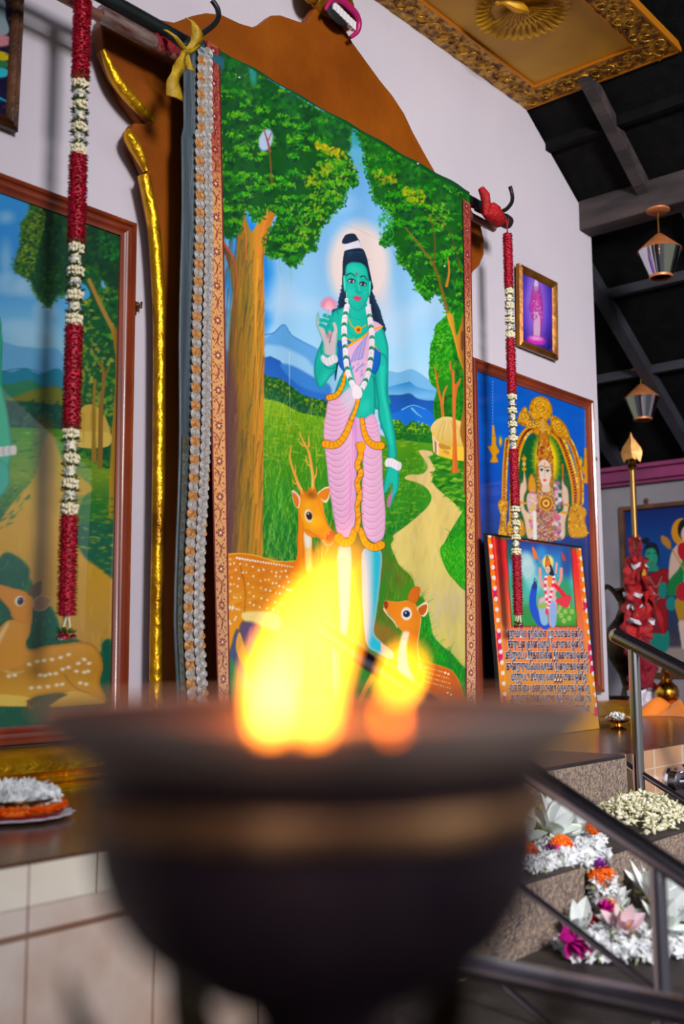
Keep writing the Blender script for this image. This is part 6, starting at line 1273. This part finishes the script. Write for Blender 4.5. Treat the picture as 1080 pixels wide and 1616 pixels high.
# ---------------------------------------------------------------- offering plate at the left edge
M_doily = mat('white_paper_doily', (214,214,232), .6); M_plate = mat('red_lacquer_tray', (140,14,20), .3)
t = thing('offering_plate', 'white lace-edged plate of white blossoms ringed by an orange garland, left edge', 'plate', (1.60,-.53,.9505))
q = MB(); n = 72; prof = [(0,.002),(.10,.002),(.13,.006),(.148,.012)]; v = [(r_*(1+(.04*math.sin(k*18*2*math.pi/n) if r_ > .14 else 0))*math.cos(2*math.pi*k/n), r_*(1+(.04*math.sin(k*18*2*math.pi/n) if r_ > .14 else 0))*math.sin(2*math.pi*k/n), z) for r_, z in prof for k in range(n)]
q.add(v, [(i*n+k, i*n+(k+1) % n, (i+1)*n+(k+1) % n, (i+1)*n+k) for i in range(3) for k in range(n)]); o = q.build('lace_doily', M_doily, t); sd = o.modifiers.new('s', 'SOLIDIFY'); sd.thickness = .002
MB().lathe([(0,.006),(.11,.006),(.122,.02),(.126,.02),(.112,.004)], n=48).build('red_tray', M_plate, t)
q = MB(); R = random.Random(5); q.lathe([(.105,.02),(.118,.02),(.124,.03),(.118,.04),(.105,.038)], n=48, closed=True)
for k in range(420):
    a = R.random()*6.283; d = Vector((math.cos(a), math.sin(a), R.uniform(-.6,1))); q.petal((math.cos(a)*.118, math.sin(a)*.118, .031), d, (0,0,1), .018, .008, .2, .3, 2)
q.build('orange_garland_ring', M_mari, t, smooth=False)
MB().lathe([(.0,.045),(.10,.044),(.118,.048),(.12,.056),(.10,.052),(0,.05)], n=48).build('brass_dish', M_brass, t)
q = MB(); blossoms(q, [(r_*math.cos(a), r_*math.sin(a), .052+.026*(1-(r_/.11)**2)*R.uniform(.3,1.2)) for r_, a in [(.105*math.sqrt(R.random()), R.random()*6.283) for _ in range(420)]], .024, R); o = q.build('blossom_heap', [M_petalw, M_greenish], t, smooth=False); o['kind'] = 'stuff'
o = MB().lathe([(0,0),(.03,0),(.033,.004),(.04,.028),(.038,.028),(.03,.006),(0,.006)], n=32).build('steel_cup', M_steel, None, loc=(1.865,-.275,.9505)); tag(o, 'small steel cup behind the offering plate, against the gilded moulding', 'cup')
o = MB().lathe([(0,0),(.028,0),(.03,.01),(.034,.042),(.0,.044)], n=32).build('yellow_tub', mat('yellow_plastic', (226,176,20), .4), None, loc=(1.75,-.30,.9505)); tag(o, 'small yellow tub behind the white blossoms of the offering plate', 'tub')
# ---------------------------------------------------------------- tall brass oil lamp in the foreground
LC = dep(500, 1031, .5); lx, ly = LC.x, LC.y
t = thing('oil_lamp', 'tall dark brass oil lamp with a wide burning bowl, out of focus in the foreground', 'oil lamp', (lx, ly, 0))
M_lampb = mat('shaded_lamp_brass', (70,52,60), .4, .6, col2=(50,36,46), vscale=18, bump=.12, bscale=30); M_lampg = mat('worn_brass_band', (226,168,116), .38, .8, col2=(110,74,50), vscale=20)  # lamp body brass coloured darker for its backlit side
zr_ = 1.3352
outer = [(.0,1.207),(.038,1.209),(.052,1.215),(.068,1.224),(.083,1.237),(.0935,1.252),(.0985,1.266),(.1005,1.278),(.1005,1.2885)]
inner = [(.1000,1.3015),(.0985,1.303),(.0990,1.3055),(.0975,1.308),(.0985,1.3126),(.103,1.3151),(.113,1.321),(.124,1.332),(.1255,zr_),(.124,zr_+.0015),(.115,zr_-.001),(.107,1.321),(.100,1.308),(.095,1.285),(.085,1.262),(.06,1.245),(0,1.236)]
bowl_ = MB().lathe(outer+[(.1015,1.290),(.1015,1.300)]+inner, n=96).build('bowl', M_lampb, t)
MB().lathe([(0,1.3087),(.095,1.3087),(.1005,1.3119),(.107,1.3226),(.115,1.332),(.1235,1.3368)], n=96).build('glow_tinted_inner_lip', mat('glow_red_brown_brass', (104,30,4), .6, 0, col2=(70,18,2), vscale=30, spec=.1), bowl_)  # red-brown colour carries the flame glow on the bowl's inner side
MB().lathe([(.0983,1.3116),(.1035,1.3142),(.1135,1.32),(.1245,1.3311),(.1262,1.3363),(.1245,1.3389),(.1235,1.3382),(.1225,1.3314),(.1025,1.3158),(.098,1.3138)], n=96, closed=True).build('outer_lip', mat('lit_lip_brass', (196,166,152), .55, .25, col2=(160,134,124), vscale=20), bowl_)  # same metal as the bowl, coloured lighter where the lip catches light
MB().lathe([(.1010,1.2885),(.1035,1.2900),(.1045,1.295),(.1035,1.300),(.1010,1.3015)], n=96, closed=True).build('brass_band', M_lampg, bowl_)
MB().lathe([(0,1.308),(.1,1.308)], n=64).build('oil', mat('dark_lamp_oil', (96,34,8), .3, spec=.2), t)
MB().lathe([(.0,1.21),(.036,1.21),(.030,1.203),(.026,1.196),(.036,1.19),(.046,1.184),(.036,1.176),(.024,1.168),(.022,1.14),(.03,1.12),(.04,1.1),(.028,1.08),(.018,1.05),(.018,.9),(.03,.87),(.04,.84),(.03,.81),(.018,.78),(.018,.45),(.035,.42),(.045,.38),(.03,.34),(.025,.2),(.06,.12),(.12,.06),(.17,.03),(.18,0),(0,0)], n=56).build('turned_stem', M_lampb, t)
M_leafb = mat('aged_brass_leaf', (58,46,22), .45, .8, col2=(40,32,16), vscale=14)
for k in range(9):
    a = math.radians(121.4-40*k); d = Vector((math.cos(a), math.sin(a), 0)); w_ = Vector((-d.y, d.x, 0)); P = [(.02,1.118),(.045,1.116),(.07,1.13),(.094,1.156),(.112,1.186),(.121,1.214)]; W_ = [.006,.012,.0165,.017,.012,.002]; v = []
    for (r_, z), ww in zip(P, W_): c = d*r_+Vector((0,0,z)); v += [c-w_*ww+Vector((0,0,.004)), c, c+w_*ww+Vector((0,0,.004))]
    q = MB().add(v, [(i*3+j, i*3+j+1, i*3+j+4, i*3+j+3) for i in range(5) for j in range(2)]); o = q.build('leaf_arm', M_leafb, t); sd = o.modifiers.new('s', 'SOLIDIFY'); sd.thickness = .0022; ss = o.modifiers.new('ss', 'SUBSURF'); ss.levels = ss.render_levels = 1
M_wick = mat('charred_wick', (40,26,18), .9)
loc_ = lambda x, y, d_: tuple(dep(x, y, d_)-Vector((lx, ly, 0)))
def flame(pts, radii, m_, nm='flame', dpt=.366, par=None):
    P = [Vector(loc_(x, y, dpt)) for x, y in pts]; q = MB(); Q = curve(P, 6); rr = np.interp(np.linspace(0, 1, len(Q)), np.linspace(0, 1, len(radii)), radii); q.tube(Q, [max(r_, .0003)*dpt/FPX for r_ in rr], 20); return q.build(nm, m_, par or t)
MF1 = flame_mat('bright_flame', (1.0, .24, .010), 1600); MF1b = flame_mat('flame_core', (1.0, .5, .13), 1300); MF2 = flame_mat('small_flame', (1.0, .15, .0005), 3600)
fl_ = flame([(430,1158),(428,1120),(438,1060),(470,990),(508,930),(540,868)], [18,25,32,28,19,4], MF1)
flame([(494,1158),(496,1120),(508,1050),(528,990),(540,940),(550,850)], [17,24,28,24,14,3], MF1)
flame([(430,1150),(430,1110),(440,1060),(450,1030)], [6,12,10,2], MF1b, 'flame_core', par=fl_)
flame([(618,1156),(617,1116)], [8,7], MF2, 'flame'); flame([(626,1096),(632,1075),(638,1055),(644,1036)], [6,12,12,4], flame_mat('small_flame_tip', (1.0, .36, .01), 3600), 'flame')
for x in (430,492,618):
    a_ = Vector(loc_(x, 1150, .366)); MB().tube([a_, a_+Vector((-a_.x*.06, -a_.y*.06, .002)), Vector((a_.x*.88, a_.y*.88, 1.336)), Vector((a_.x*.7, a_.y*.7, 1.312))], .0022, 8).build('wick', M_wick, t)
for (x, y), e in (((440,1090),.75),((500,1080),.6),((618,1120),.4)):
    l = bpy.data.lights.new('flame_light', 'POINT'); l.energy = e; l.color = (1, .42, .10); l.shadow_soft_size = .008; o = bpy.data.objects.new('flame_light', l); COL.objects.link(o); o.parent = t; o.location = Vector(loc_(x, y, .385))+Vector((0,0,.0))
